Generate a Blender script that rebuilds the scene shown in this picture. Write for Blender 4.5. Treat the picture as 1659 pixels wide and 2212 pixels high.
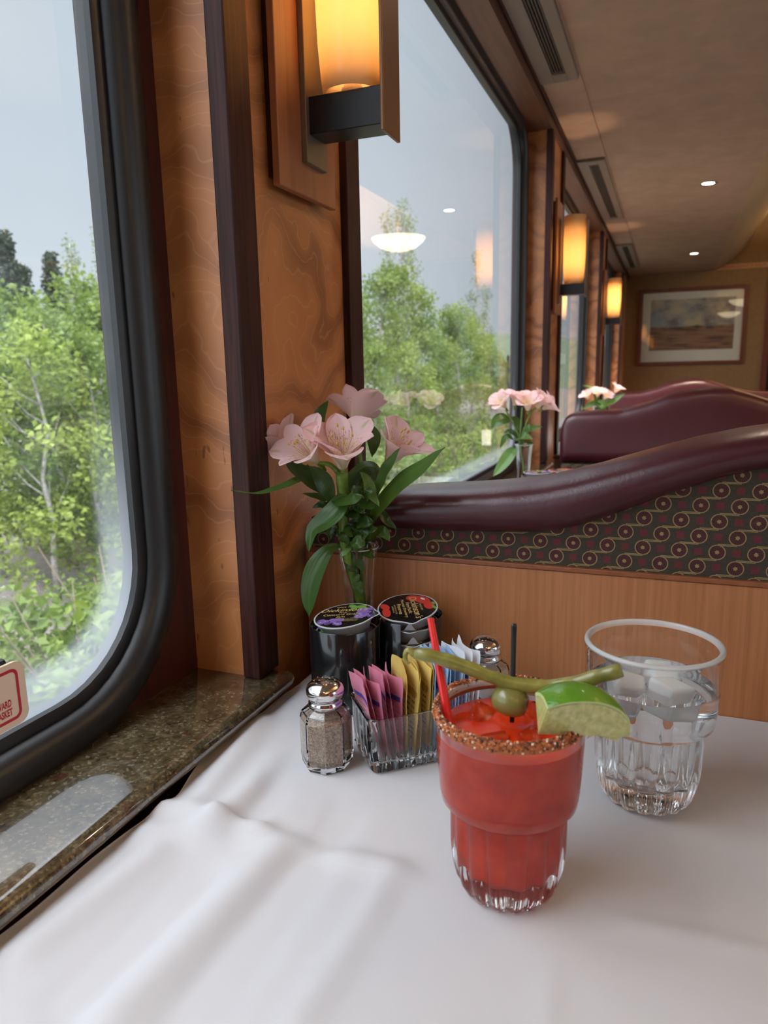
import bpy, bmesh, math, random
from mathutils import Vector, Matrix, noise
from math import sin, cos, pi, radians as RD, sqrt, exp

sc = bpy.context.scene
for o in list(bpy.data.objects):
    bpy.data.objects.remove(o)
COL = sc.collection

# ------------------------------------------------------------------ camera
EYE = Vector((0, 0, 1.0556))           # table top at z = 0.75
YAW, PIT, ROL = -0.37762, -0.19208, -0.01991
_f = Vector((sin(YAW)*cos(PIT), cos(YAW)*cos(PIT), sin(PIT)))
_r = Vector((cos(YAW), -sin(YAW), 0))
_u = _r.cross(_f)
RIGHT = cos(ROL)*_r + sin(ROL)*_u
UP = -sin(ROL)*_r + cos(ROL)*_u
FWD = _f
cd = bpy.data.cameras.new('camera')
cam = bpy.data.objects.new('camera', cd)
COL.objects.link(cam)
cd.sensor_fit = 'VERTICAL'
cd.sensor_height = 36.0
cd.lens = 1549.1*36/2212
cd.clip_start = 0.01
cd.clip_end = 500
cd.dof.use_dof = True
cd.dof.focus_distance = 0.60
cd.dof.aperture_fstop = 11.0
mw = Matrix((RIGHT, UP, -FWD)).transposed().to_4x4()
mw.translation = EYE
cam.matrix_world = mw
sc.camera = cam

# ------------------------------------------------------------------ colour management
sc.view_settings.view_transform = 'Standard'
sc.view_settings.look = 'None'
sc.view_settings.exposure = 0.0
sc.view_settings.gamma = 1.0
sc.view_settings.use_curve_mapping = False
cy = sc.cycles
cy.max_bounces = 16
cy.transmission_bounces = 14
cy.glossy_bounces = 6
cy.diffuse_bounces = 5
cy.transparent_max_bounces = 24
cy.sample_clamp_indirect = 6.0
cy.use_denoising = True

# ------------------------------------------------------------------ overcast sky
W = bpy.data.worlds.new('overcast_sky')
sc.world = W
W.use_nodes = True
nt = W.node_tree
nt.nodes.clear()
def wn(t): return nt.nodes.new(t)
tc = wn('ShaderNodeTexCoord'); sp = wn('ShaderNodeSeparateXYZ')
nt.links.new(tc.outputs['Generated'], sp.inputs[0])
rp = wn('ShaderNodeValToRGB')
nt.links.new(sp.outputs['Z'], rp.inputs[0])
cr = rp.color_ramp
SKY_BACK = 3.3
SKY = [(0.0, (.74, .81, .88)), (.10, (.72, .80, .89)), (.30, (.62, .71, .81)), (.48, (.62, .71, .81)), (.64, (2.6, 2.75, 3.0)), (1.0, (5.2, 5.5, 6.0))]
cr.elements[0].position = SKY[0][0]; cr.elements[0].color = SKY[0][1] + (1,)
cr.elements[1].position = SKY[-1][0]; cr.elements[1].color = SKY[-1][1] + (1,)
for p_, c_ in SKY[1:-1]:
    e = cr.elements.new(p_); e.color = c_ + (1,)
ns = wn('ShaderNodeTexNoise'); ns.inputs['Scale'].default_value = 2.2; ns.inputs['Detail'].default_value = 4
nt.links.new(tc.outputs['Generated'], ns.inputs['Vector'])
mr = wn('ShaderNodeMapRange'); mr.inputs['To Min'].default_value = .84; mr.inputs['To Max'].default_value = 1.16
nt.links.new(ns.outputs['Fac'], mr.inputs['Value'])
bg = wn('ShaderNodeBackground'); wo = wn('ShaderNodeOutputWorld')
# added sky brightness behind the viewer and across the train, to light the interior
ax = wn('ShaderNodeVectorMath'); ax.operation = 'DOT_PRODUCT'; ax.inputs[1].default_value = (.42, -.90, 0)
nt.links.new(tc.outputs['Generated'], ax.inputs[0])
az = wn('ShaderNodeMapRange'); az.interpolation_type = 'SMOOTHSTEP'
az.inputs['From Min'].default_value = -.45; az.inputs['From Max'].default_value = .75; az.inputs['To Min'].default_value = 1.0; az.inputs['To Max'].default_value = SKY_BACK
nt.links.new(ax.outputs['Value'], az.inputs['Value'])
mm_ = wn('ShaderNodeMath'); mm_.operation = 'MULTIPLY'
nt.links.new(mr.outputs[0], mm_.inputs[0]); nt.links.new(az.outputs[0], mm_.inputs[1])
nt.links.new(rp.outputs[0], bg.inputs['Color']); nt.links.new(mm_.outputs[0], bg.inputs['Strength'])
nt.links.new(bg.outputs[0], wo.inputs[0])

# lamp powers, used by the lamps' own builders
P_DOWN, P_SCONCE, P_DOME = 4.8, 1.6, 48.0

# ------------------------------------------------------------------ material helpers
class NT:
    def __init__(s, name):
        s.m = bpy.data.materials.new(name); s.m.use_nodes = True
        s.t = s.m.node_tree; s.t.nodes.clear()
        s.out = s.t.nodes.new('ShaderNodeOutputMaterial')
    def n(s, typ, ins=None, **kw):
        nd = s.t.nodes.new('ShaderNode' + typ)
        for k, v in kw.items(): setattr(nd, k, v)
        for k, v in (ins or {}).items():
            i = nd.inputs[k]
            if isinstance(v, bpy.types.NodeSocket): s.t.links.new(v, i)
            elif hasattr(i.default_value, '__len__') and not hasattr(v, '__len__'): i.default_value = (v,)*len(i.default_value)
            elif hasattr(v, '__len__') and len(v) == 3 and len(i.default_value) == 4: i.default_value = tuple(v)+(1,)
            else: i.default_value = v
        return nd
    def math(s, op, a, b=0.0, c=0.0):
        return s.n('Math', {0: a, 1: b, 2: c}, operation=op).outputs[0]
    def mix(s, f, a, b):
        nd = s.n('Mix', {0: f}, data_type='RGBA')
        for k, v in ((6, a), (7, b)):
            if isinstance(v, bpy.types.NodeSocket): s.t.links.new(v, nd.inputs[k])
            else: nd.inputs[k].default_value = tuple(v)+(1,)
        return nd.outputs[2]
    def ramp(s, f, stops):
        nd = s.n('ValToRGB', {0: f}); e = nd.color_ramp.elements
        while len(e) < len(stops): e.new(.5)
        for el, (p, c) in zip(e, stops): el.position = p; el.color = tuple(c)+(1,)
        return nd.outputs[0]
    def obj(s, scale=(1, 1, 1)):
        t = s.n('TexCoord').outputs['Object']
        return s.n('Mapping', {0: t, 3: scale}).outputs[0]
    def noise(s, vec, scale, detail=3, rough=.5, dist=0):
        return s.n('TexNoise', {'Vector': vec, 'Scale': scale, 'Detail': detail, 'Roughness': rough, 'Distortion': dist}).outputs['Fac']
    def step(s, x, lo, hi):
        return s.n('MapRange', {0: x, 1: lo, 2: hi}, interpolation_type='SMOOTHSTEP').outputs[0]
    def pbr(s, col, rough=.5, metal=0, bump=None, bs=.2, bd=.001, **kw):
        ins = {'Base Color': col, 'Roughness': rough, 'Metallic': metal}
        for k, v in kw.items(): ins[k.replace('_', ' ')] = v
        if bump is not None:
            ins['Normal'] = s.n('Bump', {'Height': bump, 'Strength': bs, 'Distance': bd}).outputs[0]
        p = s.n('BsdfPrincipled', ins)
        s.t.links.new(p.outputs[0], s.out.inputs[0])
        return s.m

def plain(name, col, rough=.5, metal=0, **kw):
    return NT(name).pbr(col, rough, metal, **kw)

M = {}
def streaky(name, dark, light, across, along, rough, coat=0.0, axis=2, bs=.15):
    k = NT(name)
    scl = [across]*3; scl[axis] = along
    v = k.obj(tuple(scl))
    a = k.noise(v, 1.0, 5, .65)
    b = k.noise(k.obj((3, 3, 3)), 1.0, 2)
    f = k.math('ADD', k.math('MULTIPLY', a, .8), k.math('MULTIPLY', b, .3))
    c = k.ramp(f, [(.35, dark), (.75, light)])
    return k.pbr(c, rough, bump=a, bs=bs, bd=.0006, Coat_Weight=coat, Coat_Roughness=.25, Specular_IOR_Level=.5 if coat else .22)
M['mahogany'] = streaky('mahogany', (.010, .0035, .003), (.075, .022, .016), 260, 9, .48, .0, bs=.35)
M['mahogany_long'] = streaky('mahogany_long', (.012, .004, .003), (.075, .022, .014), 200, 6, .48, .0, axis=1)
M['header'] = streaky('header_wood', (.085, .030, .014), (.17, .062, .030), 110, 5, .5, .1, axis=1)
M['redwood'] = streaky('red_wood', (.03, .006, .004), (.085, .016, .010), 120, 5, .45, .1)
M['cherry'] = streaky('cherry_wood', (.33, .120, .042), (.52, .22, .085), 210, 5, .42, .1)
M['cherry_edge'] = streaky('cherry_edge', (.20, .06, .022), (.33, .11, .04), 120, 160, .4, .1)
M['board'] = streaky('sconce_board_wood', (.22, .07, .026), (.40, .15, .06), 150, 4, .4, .15)
M['frame_red'] = streaky('red_frame_wood', (.10, .022, .010), (.19, .045, .02), 60, 4, .4, .1)

def burl():
    k = NT('figured_maple_veneer')
    v = k.obj((1, 1, 1))
    s3 = k.n('SeparateXYZ', {0: v})
    n1 = k.noise(k.obj((8, 8, 7)), 1.0, 2, .45)
    n2 = k.noise(k.obj((30, 30, 26)), 1.0, 2)
    h = k.math('ADD', k.math('MULTIPLY', s3.outputs[2], 62), k.math('ADD', k.math('MULTIPLY', n1, 17), k.math('MULTIPLY', n2, 2.2)))
    fr = k.math('FRACT', h)
    tri = k.math('ABSOLUTE', k.math('SUBTRACT', fr, .5))
    line = k.step(tri, .40, .5)
    slow = k.math('FRACT', k.math('MULTIPLY', h, .21))
    band = k.step(k.math('ABSOLUTE', k.math('SUBTRACT', slow, .5)), .1, .5)
    big = k.noise(k.obj((5, 5, 3)), 1.0, 2)
    c1 = k.mix(band, (.50, .185, .055), (.27, .086, .024))
    c1 = k.mix(k.math('MULTIPLY', k.step(big, .35, .7), .55), c1, (.62, .265, .095))
    c2 = k.mix(k.math('MULTIPLY', line, .30), c1, (.70, .37, .18))
    pits = k.noise(k.obj((120, 120, 45)), 1.0, 1)
    c3 = k.mix(k.math('MULTIPLY', k.step(pits, .73, .78), .6), c2, (.10, .03, .012))
    return k.pbr(c3, .42, Coat_Weight=.25, Coat_Roughness=.28)
M['burl'] = burl()

def granite():
    k = NT('olive_granite')
    v = k.obj((1, 1, 1))
    a = k.noise(v, 230, 5, .75)
    b = k.noise(v, 55, 3, .6)
    c = k.n('TexVoronoi', {'Vector': v, 'Scale': 480}).outputs['Color']
    sp_ = k.n('SeparateXYZ', {0: c}).outputs[0]
    base = k.ramp(k.math('ADD', k.math('MULTIPLY', a, .65), k.math('MULTIPLY', b, .35)),
                  [(.34, (.010, .008, .006)), (.45, (.050, .036, .018)), (.56, (.105, .078, .040)), (.70, (.22, .185, .115))])
    base = k.mix(k.math('MULTIPLY', k.step(sp_, .85, .97), .35), base, (.32, .28, .19))
    red = k.noise(k.obj((38, 38, 38)), 1.0, 1)
    base = k.mix(k.math('MULTIPLY', k.step(red, .66, .74), .7), base, (.07, .014, .010))
    return k.pbr(base, .12, Specular_IOR_Level=.7, Coat_Weight=1.0, Coat_Roughness=.015, Coat_IOR=1.6)
M['granite'] = granite()

def leather():
    k = NT('maroon_leather')
    g = k.noise(k.obj((1, 1, 1)), 330, 3, .6)
    s_ = k.noise(k.obj((1, 1, 1)), 14, 2)
    c = k.mix(s_, (.050, .0066, .0115), (.072, .0098, .0165))
    return k.pbr(c, .30, bump=g, bs=.2, bd=.0010, Specular_IOR_Level=.42, Coat_Weight=.35, Coat_Roughness=.42)
M['leather'] = leather()

def fabric():
    k = NT('ring_pattern_fabric')
    s3 = k.n('SeparateXYZ', {0: k.obj((1, 1, 1))})
    P, Q = .0302, .0135
    zr = k.math('DIVIDE', s3.outputs[2], Q)
    row = k.math('FLOOR', zr)
    odd = k.math('FLOORED_MODULO', row, 2.0)
    u = k.math('ADD', k.math('DIVIDE', s3.outputs[0], P), k.math('MULTIPLY', odd, .5))
    fu = k.math('MULTIPLY', k.math('SUBTRACT', k.math('FRACT', u), .5), P)
    fv = k.math('MULTIPLY', k.math('SUBTRACT', k.math('FRACT', zr), .5), Q)
    r = k.math('SQRT', k.math('ADD', k.math('MULTIPLY', fu, fu), k.math('MULTIPLY', fv, fv)))
    ang = k.math('ARCTAN2', fv, fu)
    disk = k.step(r, .0061, .0057)
    ring = k.math('MULTIPLY', k.step(r, .0070, .0067), k.step(r, .0058, .0061))
    spoke = k.math('MULTIPLY', k.step(k.math('SINE', k.math('MULTIPLY', ang, 18)), .55, .9), k.math('MULTIPLY', k.step(r, .0022, .0026), disk))
    star = k.step(k.math('ADD', r, k.math('MULTIPLY', k.math('SINE', k.math('MULTIPLY', ang, 6)), .0003)), .0019, .0015)
    au = k.math('ABSOLUTE', k.math('SUBTRACT', k.math('ABSOLUTE', fu), P/2))
    sq = k.math('MULTIPLY', k.step(au, .0034, .0030), k.step(k.math('ABSOLUTE', fv), .0034, .0030))
    side = k.math('GREATER_THAN', fu, 0.0)
    l1 = k.math('MULTIPLY', k.step(k.math('ABSOLUTE', k.math('SUBTRACT', fv, .0062)), .0005, .0002), side)
    l2 = k.math('MULTIPLY', k.step(k.math('ABSOLUTE', k.math('ADD', fv, .0062)), .0005, .0002), k.math('SUBTRACT', 1.0, side))
    gold = k.math('MAXIMUM', k.math('MAXIMUM', ring, star), k.math('MAXIMUM', l1, l2))
    wv = k.math('MULTIPLY', k.math('SINE', k.math('MULTIPLY', s3.outputs[0], 7000)), k.math('SINE', k.math('MULTIPLY', s3.outputs[2], 7000)))
    hz = k.noise(k.obj((1, 1, 1)), 900, 1)
    c = k.mix(hz, (.026, .021, .013), (.062, .050, .031))
    c = k.mix(sq, c, (.125, .020, .026))
    c = k.mix(disk, c, (.055, .010, .014))
    c = k.mix(k.math('MULTIPLY', spoke, .55), c, (.12, .055, .035))
    c = k.mix(k.math('MULTIPLY', gold, .8), c, (.36, .25, .10))
    return k.pbr(c, .85, bump=wv, bs=.3, bd=.0004)
M['fabric'] = fabric()

def speckle(name, a, b, scale, rough=.6, **kw):
    k = NT(name)
    f = k.noise(k.obj((1, 1, 1)), scale, 4, .7)
    return k.pbr(k.ramp(f, [(.35, a), (.65, b)]), rough, bump=f, bs=.25, bd=.0008, **kw)

M['cloth'] = NT('white_tablecloth'); _k = M['cloth']
_w = _k.noise(_k.obj((1, 1, 1)), 900, 2)
M['cloth'] = _k.pbr((.54, .542, .562), .85, bump=_w, bs=.10, bd=.0005, Sheen_Weight=.15)
M['ceiling'] = speckle('taupe_ceiling', (.37, .240, .170), (.44, .285, .203), 9, .75)
M['cove'] = plain('tan_cove', (.46, .32, .18), .7)
M['vent'] = plain('taupe_vent', (.21, .155, .125), .5)
M['vent_slat'] = plain('dark_vent_slat', (.075, .056, .046), .5)
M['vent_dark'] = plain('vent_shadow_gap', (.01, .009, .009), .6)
M['wall_end'] = speckle('olive_wall', (.24, .140, .055), (.29, .172, .068), 40, .7)
M['black_rubber'] = NT('black_rubber'); _k = M['black_rubber']
M['black_rubber'] = _k.pbr((.012, .012, .013), .38, bump=_k.noise(_k.obj((1, 1, 1)), 200, 2), bs=.1)
M['bronze'] = NT('oiled_bronze'); _k = M['bronze']
_g = _k.noise(_k.obj((1, 1, 1)), 900, 2)
M['bronze'] = _k.pbr(_k.mix(_g, (.16, .075, .036), (.26, .135, .07)), .38, .55)
M['black_metal'] = plain('black_metal', (.012, .010, .010), .38, .3)
M['brass_dark'] = plain('aged_plate', (.24, .19, .13), .35, .6)
M['chrome'] = plain('chrome', (.80, .80, .81), .12, 1.0)
M['floor'] = speckle('dark_carpet', (.03, .012, .012), (.06, .025, .022), 300, .95)
M['black_plastic'] = plain('glossy_black_plastic', (.007, .007, .008), .16, Coat_Weight=.5, Coat_Roughness=.05)
M['white_plastic'] = plain('white_plastic', (.62, .62, .64), .4)
M['sign_cream'] = plain('cream_sign', (.72, .55, .40), .4)
M['sign_red'] = plain('red_print', (.45, .008, .012), .5)
M['red_plastic'] = plain('red_straw', (.72, .012, .012), .3, Coat_Weight=.3)

def shade_glass():
    k = NT('amber_glass_shade')
    p = k.n('BsdfPrincipled', {'Base Color': (.82, .60, .32), 'Roughness': .35, 'Coat Weight': .4, 'Coat Roughness': .08})
    t = k.n('BsdfTranslucent', {'Color': (.96, .78, .50)})
    m = k.n('MixShader', {0: .55, 1: p.outputs[0], 2: t.outputs[0]})
    k.t.links.new(m.outputs[0], k.out.inputs[0])
    return k.m
M['shade'] = shade_glass()

def emit(name, col, s):
    k = NT(name)
    e = k.n('Emission', {0: col, 1: s})
    k.t.links.new(e.outputs[0], k.out.inputs[0])
    return k.m
M['bulb'] = emit('warm_bulb', (1, .70, .40), 13)
M['dl_lens'] = emit('halogen_lens', (1, .86, .66), 30)
M['dome_glow'] = emit('frosted_bowl_glow', (1, .78, .48), 4.6)

def pane(hy, hz, name):
    k = NT(name)
    s3 = k.n('SeparateXYZ', {0: k.n('TexCoord').outputs['Object']})
    qy = k.math('SUBTRACT', k.math('ABSOLUTE', s3.outputs[1]), hy-.10)
    qz = k.math('SUBTRACT', k.math('ABSOLUTE', s3.outputs[2]), hz-.10)
    qy = k.math('MAXIMUM', qy, 0.0); qz = k.math('MAXIMUM', qz, 0.0)
    d = k.math('SUBTRACT', k.math('SQRT', k.math('ADD', k.math('MULTIPLY', qy, qy), k.math('MULTIPLY', qz, qz))), .075)
    grime = k.math('MULTIPLY', k.step(d, -.020, -.001), k.step(s3.outputs[2], -.20, -.40))
    nz = k.noise(k.obj((9, 9, 9)), 1, 4)
    film = k.math('MULTIPLY', k.step(nz, .45, .75), k.math('MULTIPLY', k.step(s3.outputs[2], .12, -.1), .05))
    grime = k.math('ADD', k.math('MULTIPLY', grime, .33), k.math('ADD', film, .012))
    tr = k.n('BsdfTransparent', {0: (.97, .99, .98)})
    tl = k.n('BsdfTranslucent', {0: (.86, .92, 1.0)})
    m0 = k.n('MixShader', {0: grime, 1: tr.outputs[0], 2: tl.outputs[0]})
    gl = k.n('BsdfGlossy', {0: (1, 1, 1), 1: 0.0})
    fr = k.n('Fresnel', {0: 1.52})
    f2 = k.math('MINIMUM', k.math('MULTIPLY', fr.outputs[0], 1.35), 1.0)
    m1 = k.n('MixShader', {0: f2, 1: m0.outputs[0], 2: gl.outputs[0]})
    k.t.links.new(m1.outputs[0], k.out.inputs[0])
    return k.m

def glass(name, col=(1, 1, 1), rough=0.0, ior=1.5):
    k = NT(name)
    return k.pbr(col, rough, Transmission_Weight=1.0, IOR=ior)
M['glass'] = glass('clear_glass', (.985, .99, .985))
M['water'] = glass('water', (.99, .995, 1.0), 0, 1.33)
M['ice_air'] = NT('water_ice').pbr((.97, .97, .97), .3, Transmission_Weight=.45, IOR=1.08, Subsurface_Weight=.4, Subsurface_Scale=.02)
M['ice'] = glass('ice', (.97, .98, .99), .12, 1.31)
def thin(name, tint=(.93, .95, .94)):
    k = NT(name)
    tr = k.n('BsdfTransparent', {0: tint}); gl = k.n('BsdfGlossy', {0: (1, 1, 1), 1: .02})
    fr = k.n('Fresnel', {0: 1.5})
    m = k.n('MixShader', {0: k.math('MINIMUM', fr.outputs[0], .4), 1: tr.outputs[0], 2: gl.outputs[0]})
    k.t.links.new(m.outputs[0], k.out.inputs[0])
    return k.m
M['thin_glass'] = thin('thin_clear_glass')
M['rim_glass'] = NT('whitened_glass_rim').pbr((.95, .96, .95), .22, Transmission_Weight=.55, IOR=1.45)  # whitened, roughened glass puts a bright rim highlight into the material

# ------------------------------------------------------------------ mesh helpers
class MB:
    def __init__(s): s.v = []; s.f = []; s.mi = []; s.sm = []; s.uv = {}
    def add(s, vs, fs, mi=0, sm=True, uv=None, xf=None):
        b = len(s.v)
        for i, p in enumerate(vs):
            p = Vector(p)
            if xf is not None: p = xf @ p
            s.v.append(p)
            if uv: s.uv[b+i] = uv[i]
        for f in fs:
            s.f.append([b+i for i in f]); s.mi.append(mi); s.sm.append(sm)
        return s
    def box(s, x0, x1, y0, y1, z0, z1, mi=0, bev=0.0, xf=None):
        if bev <= 0:
            vs = [(x, y, z) for z in (z0, z1) for y in (y0, y1) for x in (x0, x1)]
            return s.add(vs, [(0, 2, 3, 1), (4, 5, 7, 6), (0, 1, 5, 4), (2, 6, 7, 3), (0, 4, 6, 2), (1, 3, 7, 5)], mi, False, xf=xf)
        bm = bmesh.new()
        bmesh.ops.create_cube(bm, size=1)
        for v in bm.verts:
            v.co = Vector(((x0+x1)/2+v.co.x*(x1-x0), (y0+y1)/2+v.co.y*(y1-y0), (z0+z1)/2+v.co.z*(z1-z0)))
        bmesh.ops.bevel(bm, geom=bm.edges[:], offset=bev, segments=2, profile=.5, affect='EDGES')
        s.bm(bm, mi, False, xf); bm.free(); return s
    def bm(s, bm, mi=0, sm=True, xf=None):
        bm.verts.index_update()
        s.add([v.co.copy() for v in bm.verts], [[v.index for v in f.verts] for f in bm.faces], mi, sm, xf=xf); return s
    def lathe(s, prof, n=48, mi=0, c=(0, 0, 0), closed=False, rfun=None, sm=True, xf=None):
        vs = []; fs = []
        for j, (r, z) in enumerate(prof):
            for i in range(n):
                a = 2*pi*i/n
                rr = rfun(r, z, a, j) if rfun else r
                vs.append((c[0]+rr*cos(a), c[1]+rr*sin(a), c[2]+z))
        m = len(prof)
        for j in range(m if closed else m-1):
            k = (j+1) % m
            for i in range(n):
                i2 = (i+1) % n
                fs.append((j*n+i, j*n+i2, k*n+i2, k*n+i))
        if not closed:
            if prof[0][0] > 1e-6: fs.append(tuple(range(n-1, -1, -1)))
            if prof[-1][0] > 1e-6: fs.append(tuple((m-1)*n+i for i in range(n)))
        return s.add(vs, fs, mi, sm, xf=xf)
    def tube(s, pts, rad, n=10, mi=0, cap=True, flat=1.0, up=None):
        pts = [Vector(p) for p in pts]; m = len(pts)
        if not hasattr(rad, '__len__'): rad = [rad]*m
        vs = []; fs = []; prev = None
        for i, p in enumerate(pts):
            t = (pts[min(i+1, m-1)]-pts[max(i-1, 0)]).normalized()
            if prev is None:
                a = Vector(up) if up else (Vector((0, 0, 1)) if abs(t.z) < .9 else Vector((1, 0, 0)))
            else: a = prev
            a = (a - t*a.dot(t)).normalized(); b = t.cross(a); prev = a
            for k in range(n):
                q = 2*pi*k/n
                vs.append(p + a*cos(q)*rad[i] + b*sin(q)*rad[i]*flat)
        for i in range(m-1):
            for k in range(n):
                k2 = (k+1) % n
                fs.append((i*n+k, i*n+k2, (i+1)*n+k2, (i+1)*n+k))
        if cap:
            fs.append(tuple(range(n-1, -1, -1))); fs.append(tuple((m-1)*n+k for k in range(n)))
        return s.add(vs, fs, mi)
    def prism(s, poly, axis, a, b, mi=0, sm=False, xf=None):
        # poly: 2-D outline in the two other axes, extruded along axis from a to b
        n = len(poly)
        def mk(p, t):
            if axis == 0: return (t, p[0], p[1])
            if axis == 1: return (p[0], t, p[1])
            return (p[0], p[1], t)
        vs = [mk(p, a) for p in poly] + [mk(p, b) for p in poly]
        fs = [tuple(range(n-1, -1, -1)), tuple(range(n, 2*n))] + [(i, (i+1) % n, n+(i+1) % n, n+i) for i in range(n)]
        return s.add(vs, fs, mi, sm, xf=xf)
    def grid(s, fn, nu, nv, mi=0, wrap=False, uv=True, sm=True):
        vs = []; uvs = []
        for i in range(nu+1):
            for j in range(nv+1):
                vs.append(fn(i/nu, j/nv)); uvs.append((i/nu, j/nv))
        fs = []
        for i in range(nu):
            for j in range(nv):
                a = i*(nv+1)+j
                fs.append((a, a+nv+1, a+nv+2, a+1))
        return s.add(vs, fs, mi, sm, uv=uvs if uv else None)
    def ball(s, c, r, mi=0, sub=2, scl=(1, 1, 1), xf=None):
        bm = bmesh.new(); bmesh.ops.create_icosphere(bm, subdivisions=sub, radius=1)
        for v in bm.verts: v.co = Vector((v.co.x*scl[0]*r+c[0], v.co.y*scl[1]*r+c[1], v.co.z*scl[2]*r+c[2]))
        s.bm(bm, mi, True, xf); bm.free(); return s
    def text(s, body, size, xf, mi=0, extrude=0.0, shear=0.0, align='CENTER', sx=1.0, bold=0.0):
        c = bpy.data.curves.new('t', 'FONT'); c.body = body; c.size = size; c.extrude = extrude; c.shear = shear
        c.offset = bold; c.align_x = align; c.align_y = 'CENTER'; c.resolution_u = 3
        o = bpy.data.objects.new('t', c); COL.objects.link(o)
        dg = bpy.context.evaluated_depsgraph_get()
        me = bpy.data.meshes.new_from_object(o.evaluated_get(dg))
        s.add([Vector((v.co.x*sx, v.co.y, v.co.z)) for v in me.vertices], [list(p.vertices) for p in me.polygons], mi, False, xf=xf)
        bpy.data.objects.remove(o); bpy.data.curves.remove(c); bpy.data.meshes.remove(me); return s
    def mesh(s, name, mats):
        me = bpy.data.meshes.new(name)
        me.from_pydata([tuple(p) for p in s.v], [], s.f)
        for m in (mats if isinstance(mats, (list, tuple)) else [mats]):
            me.materials.append(M[m] if isinstance(m, str) else m)
        me.polygons.foreach_set('material_index', s.mi)
        me.polygons.foreach_set('use_smooth', s.sm)
        if s.uv:
            l = me.uv_layers.new(name='UVMap')
            for lp in me.loops: l.data[lp.index].uv = s.uv.get(lp.vertex_index, (0, 0))
        me.validate(); me.update()
        return me
    def build(s, name, mats, parent=None, loc=None, fix=True, sharp=None):
        me = s.mesh(name, mats)
        if fix:
            bm = bmesh.new(); bm.from_mesh(me); bmesh.ops.recalc_face_normals(bm, faces=bm.faces[:]); bm.to_mesh(me); bm.free()
        if sharp is not None: me.set_sharp_from_angle(angle=RD(sharp))
        o = bpy.data.objects.new(name, me); COL.objects.link(o)
        if parent: o.parent = parent
        if loc is not None: o.location = loc
        return o

def tag(o, label, cat, group=None, kind=None):
    if label: o['label'] = label
    if cat: o['category'] = cat
    if group: o['group'] = group
    if kind: o['kind'] = kind
    return o
def thing(name, label, cat, loc=(0, 0, 0), rz=0.0, group=None, kind=None):
    o = bpy.data.objects.new(name, None); COL.objects.link(o)
    o.empty_display_size = .02
    o.location = loc; o.rotation_euler = (0, 0, rz)
    return tag(o, label, cat, group, kind)
KIDS = {}
def copy_tree(o, parent=None):
    c = o.copy(); COL.objects.link(c); c.parent = parent
    for ch in [x for x in bpy.data.objects if x.parent == o]: copy_tree(ch, c)
    return c
def dup(o, loc, label, rz=None, group=None):
    c = copy_tree(o); c.location = loc
    if rz is not None: c.rotation_euler = (0, 0, rz)
    if label: c['label'] = label
    if group: c['group'] = group
    return c
def struct(o):
    o['kind'] = 'structure'; return o
def frame(x, y, z, o=(0, 0, 0)):
    m = Matrix((Vector(x), Vector(y), Vector(z))).transposed().to_4x4(); m.translation = Vector(o); return m
def catmull(pts, n):
    pts = [Vector(p) for p in pts]; P = [pts[0]*2-pts[1]]+pts+[pts[-1]*2-pts[-2]]
    out = []; m = len(pts)-1
    for i in range(n+1):
        t = i/n*m; k = min(int(t), m-1); t -= k
        a, b, c, d = P[k:k+4]
        out.append(.5*((2*b)+(c-a)*t+(2*a-5*b+4*c-d)*t*t+(3*b-a-3*c+d)*t*t*t))
    return out
def lerp1(tab, x):
    if x <= tab[0][0]: return tab[0][1]
    for (a, p), (b, q) in zip(tab, tab[1:]):
        if x <= b:
            t = (x-a)/(b-a); t = t*t*(3-2*t) if False else t
            return p+(q-p)*t
    return tab[-1][1]
TZ = 0.75
# ================================================================== SETTING
BAY = 1.704
XW, XP = -0.4236, -0.358
ZC = 1.7726
YEND, YBACK = 6.2557, -2.62
struct(MB().box(-.47, 2.2, YBACK-.05, YEND+.05, -.06, 0).build('floor', 'floor'))

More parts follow.
